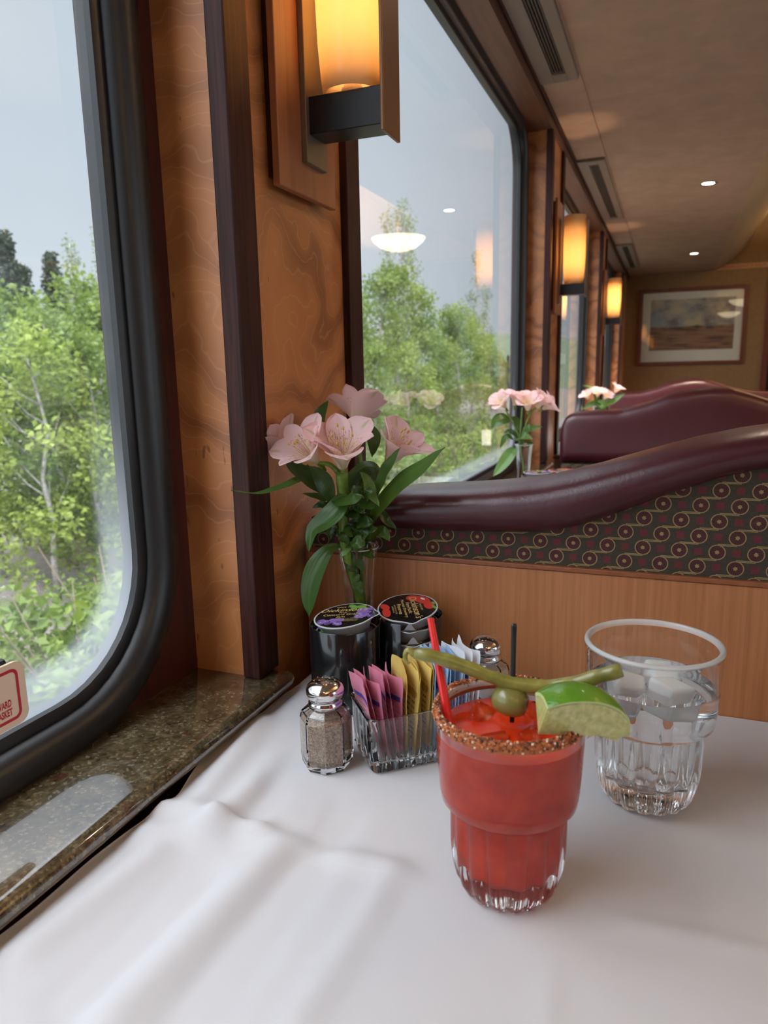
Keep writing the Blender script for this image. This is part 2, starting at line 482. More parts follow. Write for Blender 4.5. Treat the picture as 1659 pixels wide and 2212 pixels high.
def rrect(y0, y1, z0, z1, r, o, seg=10):
    out = []
    for cyy, czz, a0 in ((y1-r, z0+r, -90), (y1-r, z1-r, 0), (y0+r, z1-r, 90), (y0+r, z0+r, 180)):
        for i in range(seg+1):
            a = RD(a0+90*i/seg)
            out.append((cyy+(r+o)*cos(a), czz+(r+o)*sin(a)))
    return out
WZ0, WZ1, WR = .805, 1.708, .10
PANE_MAT = pane(1.33/2, (WZ1-WZ0)/2, 'window_pane_glass')
def window(n, xw, sg, ya, yb):
    """one bay: ya..yb between the piers; the glass edge stays 0.065 inside"""
    y0, y1 = ya+.065, yb-.065
    side = 'left' if sg > 0 else 'right'
    # window wall of dark red wood with a rounded opening
    mb = MB(); o = .028; r = WR+o
    a, b, c, d = y0-o, y1+o, WZ0-o, WZ1+o
    xa, xb = xw-sg*.034, xw
    X0, X1 = min(xa, xb), max(xa, xb)
    mb.box(X0, X1, ya, yb, 0, c); mb.box(X0, X1, ya, yb, d, ZC)
    mb.box(X0, X1, ya, a, c, d); mb.box(X0, X1, b, yb, c, d)
    for (py, pz, cyy, czz, a0) in ((b, c, b-r, c+r, -90), (b, d, b-r, d-r, 0), (a, d, a+r, d-r, 90), (a, c, a+r, c+r, 180)):
        poly = [(py, pz)]+[(cyy+r*cos(RD(a0+90*i/10)), czz+r*sin(RD(a0+90*i/10))) for i in range(11)]
        for i in range(1, 11):
            mb.prism([poly[0], poly[i], poly[i+1]], 0, X0, X1)
    struct(mb.build('wall_'+side, 'redwood'))
    w = thing('window_%d' % n, None, None, (xw, (y0+y1)/2, (WZ0+WZ1)/2)); struct(w)
    cy_, cz_ = (y0+y1)/2, (WZ0+WZ1)/2
    # rubber gasket: stepped bead swept round the opening
    prof = [(.0, -.022), (.0, -.006), (.004, -.004), (.009, -.004), (.010, .003), (.015, .010), (.024, .0135), (.034, .012), (.041, .007), (.045, .0), (.045, -.022)]
    g = MB(); m = len(prof); L = 44
    vs = []; fs = []
    for (of, h) in prof:
        for (y, z) in rrect(y0, y1, WZ0, WZ1, WR, of): vs.append((sg*h, y-cy_, z-cz_))
    for i in range(m-1):
        for k in range(L):
            k2 = (k+1) % L
            fs.append((i*L+k, i*L+k2, (i+1)*L+k2, (i+1)*L+k))
    g.add(vs, fs).build('gasket', 'black_rubber', w, sharp=60)
    p = MB(); lp = rrect(y0, y1, WZ0, WZ1, WR, .003)
    p.add([(-sg*.012, y-cy_, z-cz_) for y, z in lp], [tuple(range(len(lp)))], 0, False).build('pane', PANE_MAT, w, fix=False)
    return w

nt_ = [0]
def trim(mb, mat):
    nt_[0] += 1
    return struct(mb.build('trim_%d' % nt_[0], mat))
piers = [(.556+BAY*k, .80+BAY*k) for k in range(-2, 4)]
for i, (a, b) in enumerate(piers):
    b2 = YEND if i == 5 else b
    a2 = YBACK if i == 0 else a
    struct(MB().box(XW-.034, XP, max(a2, YBACK), b2, 0, ZC).build('wall_left', 'burl'))
    if i >= 1:
        trim(MB().box(-.367, -.3487, a-.0055, a+.0314, .7705, ZC-.04, bev=.0015), 'mahogany')
        if i < 5: trim(MB().box(-.367, -.3487, b-.013, b+.0233, .7705 if i != 1 else .7705, ZC-.04, bev=.0015), 'mahogany')
nw = 0
for i in range(5):
    nw += 1
    window(nw, XW, 1, piers[i][1], piers[i+1][0])
    # granite ledge with a rounded nose along the window
    ya, yb = piers[i][1]-.028, piers[i+1][0]+.030
    zt_, zb_ = .7702, .7535
    pr = [(-.4236, zb_), (-.4236, zt_)]+[(-.3375+.0105*sin(RD(t)), (zt_+zb_)/2+(zt_-zb_)/2*cos(RD(t))) for t in range(0, 181, 15)]
    mb = MB()
    n = len(pr); ys = [ya+.012, ya+.003, ya]; 
    # main length
    vs = []; fs = []
    cuts = [(ya, .0), (ya+.004, .8), (ya+.012, 1), (yb-.012, 1), (yb-.004, .8), (yb, .0)]
    for yy, s_ in cuts:
        for (x, z) in pr:
            xx = x if x < -.40 else x-(1-s_)*.012
            zz = (zt_+zb_)/2+(z-(zt_+zb_)/2)*(.45+.55*s_)
            vs.append((xx, yy, zz))
    for q in range(len(cuts)-1):
        for k in range(n):
            k2 = (k+1) % n
            fs.append((q*n+k, q*n+k2, (q+1)*n+k2, (q+1)*n+k))
    fs.append(tuple(range(n))); fs.append(tuple((len(cuts)-1)*n+k for k in range(n)))
    mb.add(vs, fs)
    tag(mb.build('window_ledge', 'granite', sharp=40), None, None, kind='structure')
# continuous header over the windows, with a small moulding under the ceiling
trim(MB().box(-.4236, -.352, YBACK, YEND, ZC-.040, ZC), 'header')
trim(MB().box(-.352, -.344, YBACK, YEND, ZC-.012, ZC, bev=.002), 'mahogany_long')

# low ceiling over the seats, the cove and the raised aisle ceiling (both sides)
XM = .85
ceil = MB().box(-.36, .268, YBACK, YEND, ZC, ZC+.05)
struct(ceil.build('ceiling', 'ceiling'))
struct(MB().box(-.343, -.245, YBACK, YEND, ZC-.004, ZC+.002).build('ceiling', 'ceiling'))
cov = [(.268, ZC), (.31, ZC+.012), (.355, ZC+.040), (.40, ZC+.075), (.443, ZC+.118), (.475, ZC+.155), (.505, ZC+.20), (.535, ZC+.26), (.57, ZC+.345), (.60, ZC+.445)]
def cove(mx, name):
    pts = cov if not mx else [(2*XM-x, z) for x, z in cov]
    back = [(x+(-.02 if not mx else .02), z+.03) for x, z in reversed(pts)]
    return struct(MB().prism(pts+back, 1, YBACK, YEND, sm=True).build(name, 'cove', sharp=50))
cove(False, 'ceiling'); cove(True, 'ceiling')
struct(MB().box(.56, 1.14, YBACK, YEND, ZC+.445, ZC+.49).build('ceiling', 'cove'))
struct(MB().box(1.432, 2.08, YBACK, YEND, ZC, ZC+.05).build('ceiling', 'ceiling'))

# far side of the car
for i, (a, b) in enumerate(piers):
    b2 = YEND if i == 5 else b
    a2 = YBACK if i == 0 else a
    struct(MB().box(2.02, 2.12, max(a2, YBACK), b2, 0, ZC).build('wall_right', 'burl'))
for i in range(5):
    nw += 1
    window(nw, 2.08, -1, piers[i][1], piers[i+1][0])
# end walls
DX0, DX1, DZ = .668, 1.20, 1.98
e = MB().box(-.36, DX0, YEND, YEND+.04, 0, 2.26).box(DX1, 2.08, YEND, YEND+.04, 0, 2.26).box(DX0, DX1, YEND, YEND+.04, DZ, 2.26)
struct(e.build('wall_end', 'wall_end'))
struct(MB().box(-.46, 2.12, YBACK-.04, YBACK, 0, 2.26).build('wall_back', 'burl'))
dr = thing('door_1', None, None, (0, YEND, 0)); struct(dr)
MB().box(DX0-.028, DX0+.012, -.014, .02, 0, DZ+.03, bev=.002).box(DX1-.012, DX1+.028, -.014, .02, 0, DZ+.03, bev=.002).box(DX0+.012, DX1-.012, -.014, .02, DZ-.01, DZ+.03, bev=.002).build('door_frame', 'frame_red', dr)
MB().box(DX0+.012, DX1-.012, .012, .036, .01, DZ-.01).build('door_leaf', 'black_rubber', dr)
MB().box(DX0+.09, DX1-.09, .006, .012, .95, 1.75, bev=.002).build('door_glass', 'black_plastic', dr)

# ================================================================== OUTSIDE
GZ = -1.15
k = NT('embankment_ground')
v = k.obj((1, 1, 1))
c = k.ramp(k.noise(v, 1.6, 6, .7), [(.32, (.07, .058, .048)), (.50, (.17, .145, .125)), (.62, (.10, .11, .045)), (.76, (.14, .19, .05))])
M['ground'] = k.pbr(c, .95, bump=k.noise(v, 14, 4), bs=.6, bd=.05)
def ground_h(x, y): return GZ + .10*noise.noise(Vector((x*.35, y*.35, 0))) + (.09*max(0, -x-3.5) if x < -3.5 else 0) - (.05*max(0, -x-9) if x < -9 else 0)
g = MB().grid(lambda a, b: (-42+40.9*a, -8+74*b, ground_h(-42+40.9*a, -8+74*b)), 60, 90)
gd = g.build('embankment', 'ground'); struct(gd)
gr = MB().box(2.6, 42, -30, 60, GZ-.1, GZ); struct(gr.build('embankment', 'ground'))
hl = MB().grid(lambda a, b: (-150+140*a, 90+b*60, -6+13*sin(pi*b)*(.7+.3*sin(a*9))), 24, 8)
struct(hl.build('hillside', NT('distant_wooded_hill').pbr((.07, .10, .055), .9)))

def leafmat(name, a, b):
    k = NT(name)
    oi = k.n('TexCoord').outputs['Object']
    f = k.noise(k.n('Mapping', {0: oi, 3: (2.2, 2.2, 2.2)}).outputs[0], 1.0, 3)
    c = k.mix(k.step(f, .3, .7), a, b)
    p = k.n('BsdfPrincipled', {'Base Color': c, 'Roughness': .6})
    t = k.n('BsdfTranslucent', {0: c})
    m = k.n('MixShader', {0: .45, 1: p.outputs[0], 2: t.outputs[0]})
    k.t.links.new(m.outputs[0], k.out.inputs[0]); return k.m
M['lf_bright'] = leafmat('spring_leaves', (.185, .245, .036), (.29, .355, .072))
M['lf_mid'] = leafmat('mid_leaves', (.115, .175, .032), (.20, .262, .052))
M['lf_grey'] = leafmat('grey_green_leaves', (.15, .19, .09), (.23, .27, .13))
M['lf_spruce'] = leafmat('spruce_needles', (.035, .055, .035), (.065, .085, .05))
M['bark'] = speckle('pale_bark', (.16, .14, .12), (.40, .37, .33), 12, .9)
M['twig'] = plain('brown_twigs', (.17, .125, .095), .9)
rnd = random.Random(5)
def leaf_cloud(clusters, per, size, seed):
    r = random.Random(seed); vs = []; fs = []
    for (cx, cy_, cz, rx, rz) in clusters:
        for i in range(per):
            d = Vector((r.gauss(0, 1), r.gauss(0, 1), r.gauss(0, 1))); d.normalize(); q = r.random()**.45
            p = Vector((cx+d.x*rx*q, cy_+d.y*rx*q, cz+d.z*rz*q))
            a = Vector((r.gauss(0, 1), r.gauss(0, 1), r.gauss(0, .7))).normalized()
            b = a.cross(Vector((r.gauss(0, 1), r.gauss(0, 1), r.gauss(0, 1)))).normalized()
            s_ = size*r.uniform(.6, 1.3); w = s_*.32
            n_ = len(vs)
            nn = a.cross(b)*s_*.12
            vs += [p-a*s_*.5, p+b*w+nn, p+a*s_*.5, p-b*w+nn]
            fs += [(n_, n_+1, n_+2), (n_, n_+2, n_+3)]
    return MB().add(vs, fs, 0, False)
def branches(mb, h, r0, n, spread, seed, wob=.15):
    r = random.Random(seed)
    tr = [Vector((0, 0, 0))]
    for i in range(1, 7): tr.append(Vector((r.uniform(-wob, wob)*i/6, r.uniform(-wob, wob)*i/6, h*i/6)))
    mb.tube(tr, [r0*(1-.13*i) for i in range(7)], 6)
    for i in range(n):
        t = r.uniform(.25, .95); k_ = t*6; q = int(min(k_, 5)); p = tr[q].lerp(tr[q+1], k_-q)
        a = r.uniform(0, 2*pi); L = spread*(1.1-t)*r.uniform(.6, 1.2)
        e1 = p+Vector((cos(a)*L*.55, sin(a)*L*.55, L*.35)); e2 = p+Vector((cos(a)*L, sin(a)*L, L*.85))
        mb.tube([p, e1, e2], [r0*.33, r0*.2, r0*.07], 5)
    return mb
def make_plant(name, kind, seed):
    """returns a thing at the origin: foliage + trunk"""
    r = random.Random(seed)
    t = thing(name, '', '', (0, 0, -50))
    if kind == 'bushy':
        h = 4.0; cl = []
        for i in range(46):
            z = r.uniform(.5, h); w = (1.15 if z < 2.4 else 1.15*(1-(z-2.4)/(h-2.2)*.85))
            a = r.uniform(0, 2*pi); q = sqrt(r.random())*w
            cl.append((cos(a)*q, sin(a)*q, z, .30, .34))
        leaf_cloud(cl, 80, .105, seed).build('foliage', M['lf_bright' if seed % 2 else 'lf_mid'], t, fix=False)
        branches(MB(), h*.95, .05, 14, 1.3, seed).build('trunk', 'bark', t)
    elif kind == 'poplar':
        h = 6.6; cl = []
        for i in range(40):
            z = r.uniform(1.6, h); w = .75*(1-(z-1.6)/(h-1.2))+.08
            a = r.uniform(0, 2*pi); q = sqrt(r.random())*w
            cl.append((cos(a)*q, sin(a)*q, z, .20, .34))
        leaf_cloud(cl, 34, .085, seed).build('foliage', 'lf_grey', t, fix=False)
        branches(MB(), h, .06, 22, .9, seed, .08).build('trunk', 'bark', t)
    elif kind == 'spruce':
        h = 5.2; cl = []
        for i in range(60):
            z = .6+(h-.7)*i/59; w = .62*(1-z/(h+.1))+.03
            for q in range(3):
                a = r.uniform(0, 2*pi); cl.append((cos(a)*w*.7, sin(a)*w*.7, z-.05, .16+.2*(1-z/h), .10))
        leaf_cloud(cl, 26, .10, seed).build('foliage', 'lf_spruce', t, fix=False)
        branches(MB(), h, .055, 3, .4, seed, .03).build('trunk', 'twig', t)
    else:  # low brush
        cl = []
        for i in range(20):
            a = r.uniform(0, 2*pi); q = sqrt(r.random())*.75
            cl.append((cos(a)*q, sin(a)*q, r.uniform(.10, .80), .22, .2))
        leaf_cloud(cl, 42, .095, seed).build('foliage', M['lf_mid' if seed % 2 else 'lf_bright'], t, fix=False)
        mb = MB()
        for i in range(16):
            a = r.uniform(0, 2*pi); L = r.uniform(.5, 1.05)
            mb.tube([(cos(a)*.08, sin(a)*.08, 0), (cos(a)*L*.35, sin(a)*L*.35, L*.6), (cos(a)*L*.6, sin(a)*L*.6, L*1.05)], [.012, .008, .004], 5)
        mb.build('stems', 'twig', t)
    return t
protos = {}
NAMES = {'bushy': 'birch_tree', 'poplar': 'poplar_tree', 'spruce': 'spruce_tree', 'brush': 'roadside_shrub'}
LAB = {'bushy': ('leafy bright green tree in the woods outside the windows', 'tree', 'leafy green trees outside'),
       'poplar': ('tall thin grey-green tree rising above the woods outside', 'tree', 'tall thin trees outside'),
       'spruce': ('dark narrow spruce among the pale trees outside the window', 'tree', 'spruces outside'),
       'brush': ('low green brush with bare twigs on the bank outside', 'shrub', 'low brush beside the track')}
used = set()
def plant(kind, var, x, y, s, rz, sz=1.0):
    key = (kind, var)
    if key not in protos: protos[key] = make_plant(NAMES[kind], kind, 11+7*var+3*len(kind))
    o = protos[key]
    if key in used: o = copy_tree(o)
    used.add(key)
    o.location = (x, y, ground_h(x, y)-.03); o.rotation_euler = (0, 0, rz); o.scale = (s, s, s*sz)
    l, c_, g_ = LAB[kind]; tag(o, l, c_, g_)
    return o
TREES = []
TREES = [('bushy', 0, -6.2, 5.12, 0.676, 3.72), ('bushy', 0, -6.6, 5.99, 0.705, 2.32), ('bushy', 2, -6.0, 5.8, 0.677, 2.98), ('bushy', 2, -7.4, 7.67, 0.798, 0.41), ('bushy', 0, -6.4, 7.0, 0.72, 5.71), ('bushy', 1, -5.2, 4.84, 0.63, 1.63), ('bushy', 0, -5.3, 5.57, 0.612, 1.2), ('bushy', 2, -6.6, 7.59, 0.746, 2.95), ('bushy', 2, -6.8, 8.56, 0.769, 2.99), ('bushy', 2, -6.8, 9.53, 0.778, 5.41), ('spruce', 0, -8.2, 7.4, 0.722, 3.99), ('spruce', 1, -9.5, 9.43, 0.723, 4.66), ('poplar', 0, -9, 10.03, 0.625, 1.0), ('poplar', 0, -9.3, 10.72, 0.622, 1.89), ('spruce', 0, -9.5, 8.84, 0.674, 5.17), ('poplar', 1, -9.8, 10.2, 0.603, 2.97), ('bushy', 2, -7, 11.15, 0.834, 5.78), ('bushy', 1, -7, 12.81, 0.877, 4.48), ('bushy', 1, -7, 14.44, 0.896, 2.48), ('bushy', 2, -6.6, 15.64, 0.892, 2.79), ('bushy', 0, -7.2, 18.25, 1.069, 5.52), ('bushy', 0, -7.6, 20.61, 1.206, 0.23), ('bushy', 1, -7.4, 21.54, 1.129, 1.36), ('bushy', 2, -7.0, 21.51, 0.87, 2.74), ('bushy', 2, -6.8, 23.12, 0.956, 5.37), ('bushy', 1, -7.6, 27.2, 1.083, 3.19), ('bushy', 1, -7.8, 30.04, 1.0, 3.6), ('bushy', 2, -7.8, 32.34, 0.835, 3.67), ('bushy', 2, -7.6, 32.77, 0.665, 1.46), ('bushy', 1, -5.6, 15.77, 0.677, 4.28), ('bushy', 0, -5.4, 13.2, 0.614, 5.38), ('bushy', 2, -5.8, 18.71, 0.562, 4.22), ('poplar', 0, -8.8, 23.05, 1.027, 4.39), ('poplar', 1, -8.8, 24.39, 1.113, 6.06), ('poplar', 0, -9.4, 26.9, 1.114, 4.48), ('poplar', 0, -9, 35.5, 1.098, 3.98), ('poplar', 1, -9, 37.65, 0.896, 1.79), ('spruce', 0, -9.5, 45.54, 0.508, 3.03), ('bushy', 2, -9.5, 47.3, 0.559, 6.22), ('bushy', 0, -9.0, 42.13, 0.536, 2.16)]
BRUSH = [(0, -5.43, 19.79, 0.73, 4.83), (2, -3.42, 1.45, 1.01, 2.37), (1, -4.13, 12.34, 0.85, 6.27), (2, -4.83, 2.15, 0.87, 5.96), (1, -3.17, 6.77, 0.64, 0.27), (0, -3.43, 7.25, 1.09, 2.37), (2, -4.45, 11.68, 1.07, 4.28), (2, -5.34, 21.42, 0.71, 3.98), (1, -3.81, 20.63, 1.14, 3.27), (1, -4.23, 0.75, 1.14, 1.98), (0, -4.66, 13.17, 0.59, 3.94), (1, -4.43, 15.1, 0.92, 1.75), (2, -4.38, 13.17, 0.56, 2.32), (2, -4.03, 6.92, 0.74, 2.29), (2, -4.82, 8.44, 0.71, 4.94), (2, -5.34, 17.98, 0.96, 0.83), (1, -4.35, 14.56, 0.69, 1.18), (0, -4.51, 15.51, 0.91, 5.96), (0, -3.91, 5.33, 0.6, 4.66), (1, -5.05, 12.72, 0.69, 0.76), (2, -4.28, 4.6, 0.66, 1.75), (2, -3.58, 14.3, 0.76, 0.81), (1, -4.87, 17.57, 0.83, 3.98), (0, -4.87, 12.72, 1.1, 0.98), (2, -5.59, 20.78, 1.14, 2.73), (0, -3.22, 20.44, 0.57, 2.87), (1, -3.72, 16.58, 0.88, 5.59), (1, -3.45, 18.95, 0.62, 1.54), (2, -5.51, 17.76, 1.1, 5.63), (0, -3.35, 12.9, 0.84, 0.76), (0, -4.34, 5.64, 0.86, 2.6), (1, -3.25, 13.66, 0.63, 6.1), (0, -4.25, 17.95, 0.76, 1.24), (0, -4.26, 18.06, 0.69, 1.72), (0, -3.38, 3.26, 0.84, 3.59), (0, -4.6, 16.76, 0.71, 3.31), (0, -4.54, 10.67, 1.06, 4.87), (1, -5.48, 1.57, 1.13, 5.37), (1, -5.38, 11.3, 0.64, 0.45), (1, -4.64, 8.88, 0.77, 1.2), (2, -4.78, 3.16, 0.55, 4.54), (0, -3.61, 12.68, 0.77, 3.8), (0, -3.64, 8.68, 0.92, 2.71), (2, -4.67, 11.17, 0.74, 5.97), (0, -4.55, 0.89, 0.87, 4.37), (1, -5.42, 9.64, 0.63, 0.18), (2, -4.79, 21.33, 1.02, 1.65), (2, -4.44, 3.15, 0.95, 5.57), (2, -3.62, 14.85, 0.74, 3.34), (1, -3.57, 15.91, 0.64, 4.86), (0, -3.76, 4.04, 0.93, 2.36), (0, -4.05, 5.34, 0.61, 0.72), (1, -3.26, 5.79, 0.89, 5.02), (0, -3.01, 4.04, 0.86, 1.5), (2, -3.4, 5.71, 0.63, 2.04), (2, -4.31, 1.85, 1.1, 4.06), (1, -3.61, 4.89, 0.8, 2.31), (1, -3.1, 4.0, 1.08, 2.36)]
for kind, var, x, y, s_, rz in TREES:
    plant(kind, var, x, y, s_, rz)
bv = MB()
for var in range(3):
    src = make_plant('undergrowth', 'brush', 23+7*var)
    kids = [c_ for c_ in bpy.data.objects if c_.parent == src]
    for v_, x, y, s_, rz in BRUSH:
        if v_ != var: continue
        xf = Matrix.Translation((x, y, ground_h(x, y)-.03)) @ Matrix.Rotation(rz, 4, 'Z') @ Matrix.Scale(s_, 4)
        for c_ in kids:
            bv.add([v.co for v in c_.data.vertices], [list(p.vertices) for p in c_.data.polygons], 2 if c_.name.startswith('stems') else var % 2, False, xf=xf)
    for c_ in kids+[src]: bpy.data.objects.remove(c_)
tag(bv.build('undergrowth', ['lf_mid', 'lf_bright', 'twig'], fix=False), 'low green brush with bare twigs covering the bank below the trees', 'undergrowth', kind='stuff')

# ================================================================== SCONCES, LAMPS, CEILING FITTINGS
def point(name, loc, power, col, rad, parent=None):
    l = bpy.data.lights.new(name, 'POINT'); l.energy = power; l.color = col; l.shadow_soft_size = rad
    o = bpy.data.objects.new(name, l); COL.objects.link(o); o.location = loc
    if parent: o.parent = parent
    return o
def make_sconce():
    t = thing('wall_sconce', '', 'lamp', (XP, .68, 0))
    MB().box(.0, .009, -.052, .052, 1.236, 1.552).build('back_board', 'mahogany', t)
    MB().box(.009, .0165, -.060, .060, 1.2265, 1.560, bev=.001).build('front_board', 'board', t)
    MB().box(.0165, .0225, -.0145, .0300, 1.256, 1.505, bev=.0008).build('wall_plate', 'brass_dark', t)
    MB().box(.0225, .097, -.0085, .0255, 1.282, 1.3155, bev=.0008).build('bracket', 'black_metal', t)
    MB().box(.097, .1005, -.0120, .0325, 1.2755, 1.502, bev=.0008).build('front_bar', 'bronze', t)
    pr = [(.0285, 1.3175), (.0300, 1.330), (.0322, 1.36), (.0335, 1.41), (.0335, 1.46), (.0325, 1.5165), (.0305, 1.5165), (.0315, 1.46), (.0315, 1.41), (.0302, 1.36), (.0280, 1.332), (.0265, 1.3175)]
    MB().lathe(pr, 40, c=(.061, .0095, 0), closed=True).build('glass_shade', 'shade', t)
    MB().lathe([(.0, 1.3155), (.011, 1.3155), (.011, 1.322), (.0085, 1.324), (.0085, 1.345), (0, 1.345)], 20, c=(.061, .0095, 0)).build('lamp_holder', 'sign_cream', t)
    MB().lathe([(0, 1.345), (.007, 1.346), (.0105, 1.365), (.0105, 1.395), (.006, 1.41), (0, 1.412)], 16, c=(.061, .0095, 0)).build('bulb', 'bulb', t)
    point('bulb_light', (.061, .0095, 1.425), P_SCONCE, (1, .72, .44), .011, t)
    return t
s0 = make_sconce()
s0['label'] = 'nearest amber glass wall lamp on a stepped wooden board, cut by the top edge'
s0['group'] = 'wall lamps between the windows'
dup(s0, (XP, .68+BAY, 0), 'second amber wall lamp, fully in view beyond the big window')
dup(s0, (XP, .68+2*BAY, 0), 'farthest and smallest amber wall lamp, next to the framed picture')

def make_vent(L):
    t = thing('ceiling_vent', '', 'vent', (0, 0, ZC-.004))
    x0, x1 = -.343, -.249
    m = MB(); ax0, ax1 = x0+.036, x1-.026
    m.box(x0, ax0, 0, L, -.010, 0, bev=.002).box(ax1, x1, 0, L, -.010, 0, bev=.002).box(ax0, ax1, 0, .05, -.0098, 0).box(ax0, ax1, L-.05, L, -.0098, 0)
    m.build('frame', 'vent', t)
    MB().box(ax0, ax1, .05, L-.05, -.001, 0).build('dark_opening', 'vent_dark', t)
    for i in range(5):
        x = ax0+(ax1-ax0)*(i+.5)/5
        MB().box(x-.0013, x+.0013, .05, L-.05, -.0065, -.001).build('slat', 'vent_slat', t)
    return t
v1 = make_vent(1.09); v1.location.y = .905
v1['label'] = 'nearest long slatted vent along the ceiling edge, at the top of the photo'
v1['group'] = 'ceiling vents'
dup(v1, (0, 2.752, ZC-.004), 'middle slatted ceiling vent, just above the second wall lamp')
dup(v1, (0, 4.640, ZC-.004), 'farthest slatted ceiling vent, near the end wall')

def make_downlight(power=P_DOWN*4):
    t = thing('downlight', '', 'light', (.101, 3.325, ZC))
    MB().lathe([(.023, 0), (.034, 0), (.034, -.003), (.030, -.005), (.024, -.003)], 32, closed=True).build('trim_ring', 'chrome', t)
    MB().lathe([(0, -.0015), (.0225, -.0015), (.0225, -.0005), (0, -.0005)], 24).build('lens', 'dl_lens', t)
    l = bpy.data.lights.new('halogen_beam', 'SPOT'); l.energy = power; l.color = (1, .80, .60)
    l.spot_size = RD(105); l.spot_blend = .8; l.shadow_soft_size = .03
    o = bpy.data.objects.new('halogen_beam', l); COL.objects.link(o); o.parent = t; o.location = (0, 0, -.012)
    return t
d0 = make_downlight(P_DOWN*22)
d0['label'] = 'nearer of the two small bright recessed lights in the ceiling'; d0['group'] = 'recessed ceiling lights'
dup(d0, (.101, 5.266, ZC), 'farther small bright recessed light, just above the framed picture')
d1 = make_downlight(); d1.location = (.101, 1.385, ZC); tag(d1, 'recessed ceiling light above the table, out of frame overhead', 'light', 'recessed ceiling lights')
dup(d1, (.101, -.555, ZC), 'recessed ceiling light behind the camera, over the seat')

def make_dome(loc, label):
    t = thing('bowl_lamp', label, 'lamp', loc, group='bowl lamps over the aisle')
    MB().lathe([(0, -.085), (.06, -.079), (.12, -.059), (.165, -.024), (.180, 0), (.172, 0), (.158, -.024), (.115, -.053), (.06, -.073), (0, -.079)], 48).build('bowl', 'dome_glow', t)
    MB().lathe([(0, -.001), (.012, -.001), (.012, ZC+.445-loc[2]), (0, ZC+.445-loc[2])], 16).build('stem', 'bronze', t)
    point('bowl_light', (0, 0, -.010), P_DOME, (1, .76, .48), .02, t)
    return t
make_dome((.86, 4.72, 1.93), 'glowing frosted bowl lamp over the aisle, seen reflected in the window')
make_dome((.86, 1.30, 1.93), 'bowl lamp over the aisle beside the table, out of frame')  # unseen lamp, added for its light on the table side
make_dome((.86, -1.20, 1.93), 'unseen bowl lamp added over the aisle behind the camera')  # another unseen lamp, added to light the room from behind

# picture on the end wall
pt = thing('framed_picture', 'framed landscape of brown plain and cloudy mountain on the end wall', 'picture', (0, YEND, 0))
fx0, fx1, fz0, fz1 = -.257, .513, 1.070, 1.652
m = MB(); w = .026
m.box(fx0, fx1, -.022, 0, fz0, fz0+w, bev=.003).box(fx0, fx1, -.022, 0, fz1-w, fz1, bev=.003).box(fx0, fx0+w, -.0215, 0, fz0+w, fz1-w).box(fx1-w, fx1, -.0215, 0, fz0+w, fz1-w)
m.build('frame', 'frame_red', pt)
px0, px1, pz0, pz1 = -.172, .435, 1.184, 1.573
m = MB()
m.box(fx0+w, fx1-w, -.008, -.002, fz0+w, pz0).box(fx0+w, fx1-w, -.008, -.002, pz1, fz1-w).box(fx0+w, px0, -.008, -.002, pz0, pz1).box(px1, fx1-w, -.008, -.002, pz0, pz1)
m.build('mat', plain('cream_mat', (.92, .87, .78), .7), pt)
k = NT('landscape_print')
u2 = k.n('SeparateXYZ', {0: k.n('TexCoord').outputs['UV']})
U, V = u2.outputs[0], u2.outputs[1]
uv = k.n('TexCoord').outputs['UV']
n1 = k.noise(k.n('Mapping', {0: uv, 3: (4, 3, 1)}).outputs[0], 1, 5, .6)
n2 = k.noise(k.n('Mapping', {0: uv, 3: (3, 16, 1)}).outputs[0], 1, 4, .6)
sky = k.ramp(n1, [(.36, (.22, .20, .21)), (.47, (.44, .41, .40)), (.6, (.70, .58, .38)), (.75, (.62, .50, .34))])
blue = k.math('MULTIPLY', k.step(U, .22, .05), k.step(V, .82, .62))
sky = k.mix(k.math('MULTIPLY', blue, .9), sky, (.36, .47, .56))
land = k.ramp(n2, [(.35, (.13, .085, .075)), (.5, (.36, .20, .13)), (.65, (.46, .27, .17)), (.8, (.52, .34, .22))])
hz_ = k.math('ADD', .46, k.math('MULTIPLY', k.math('SUBTRACT', n1, .5), .10))
hill = k.math('MULTIPLY', k.step(V, .36, .44), k.step(k.noise(k.n('Mapping', {0: uv, 3: (5, .01, 1)}).outputs[0], 1, 2), .42, .6))
land = k.mix(k.math('MULTIPLY', hill, .85), land, (.07, .055, .05))
col = k.mix(k.step(k.math('SUBTRACT', V, hz_), -.012, .012), land, sky)
lp = k.pbr(col, .6)
MB().add([(px0, -.005, pz0), (px1, -.005, pz0), (px1, -.005, pz1), (px0, -.005, pz1)], [(0, 1, 2, 3)], 0, False, uv=[(0, 0), (1, 0), (1, 1), (0, 1)]).build('print', lp, pt)
MB().box(fx0+w, fx1-w, -.0115, -.0105, fz0+w, fz1-w).build('glazing', 'thin_glass', pt)

es = thing('exit_sign', 'long narrow red lettered emergency exit strip above the framed picture', 'sign', (0, YEND, 0))
MB().box(.284, .664, -.006, 0, 1.771, 1.808, bev=.001).build('plate', plain('sign_tan', (.50, .30, .15), .5), es)
MB().text('EMERGENCY EXIT', .024, frame((1, 0, 0), (0, 0, 1), (0, -1, 0), (.474, -.0066, 1.7885)), sx=1.55).build('lettering', 'sign_red', es, fix=False)

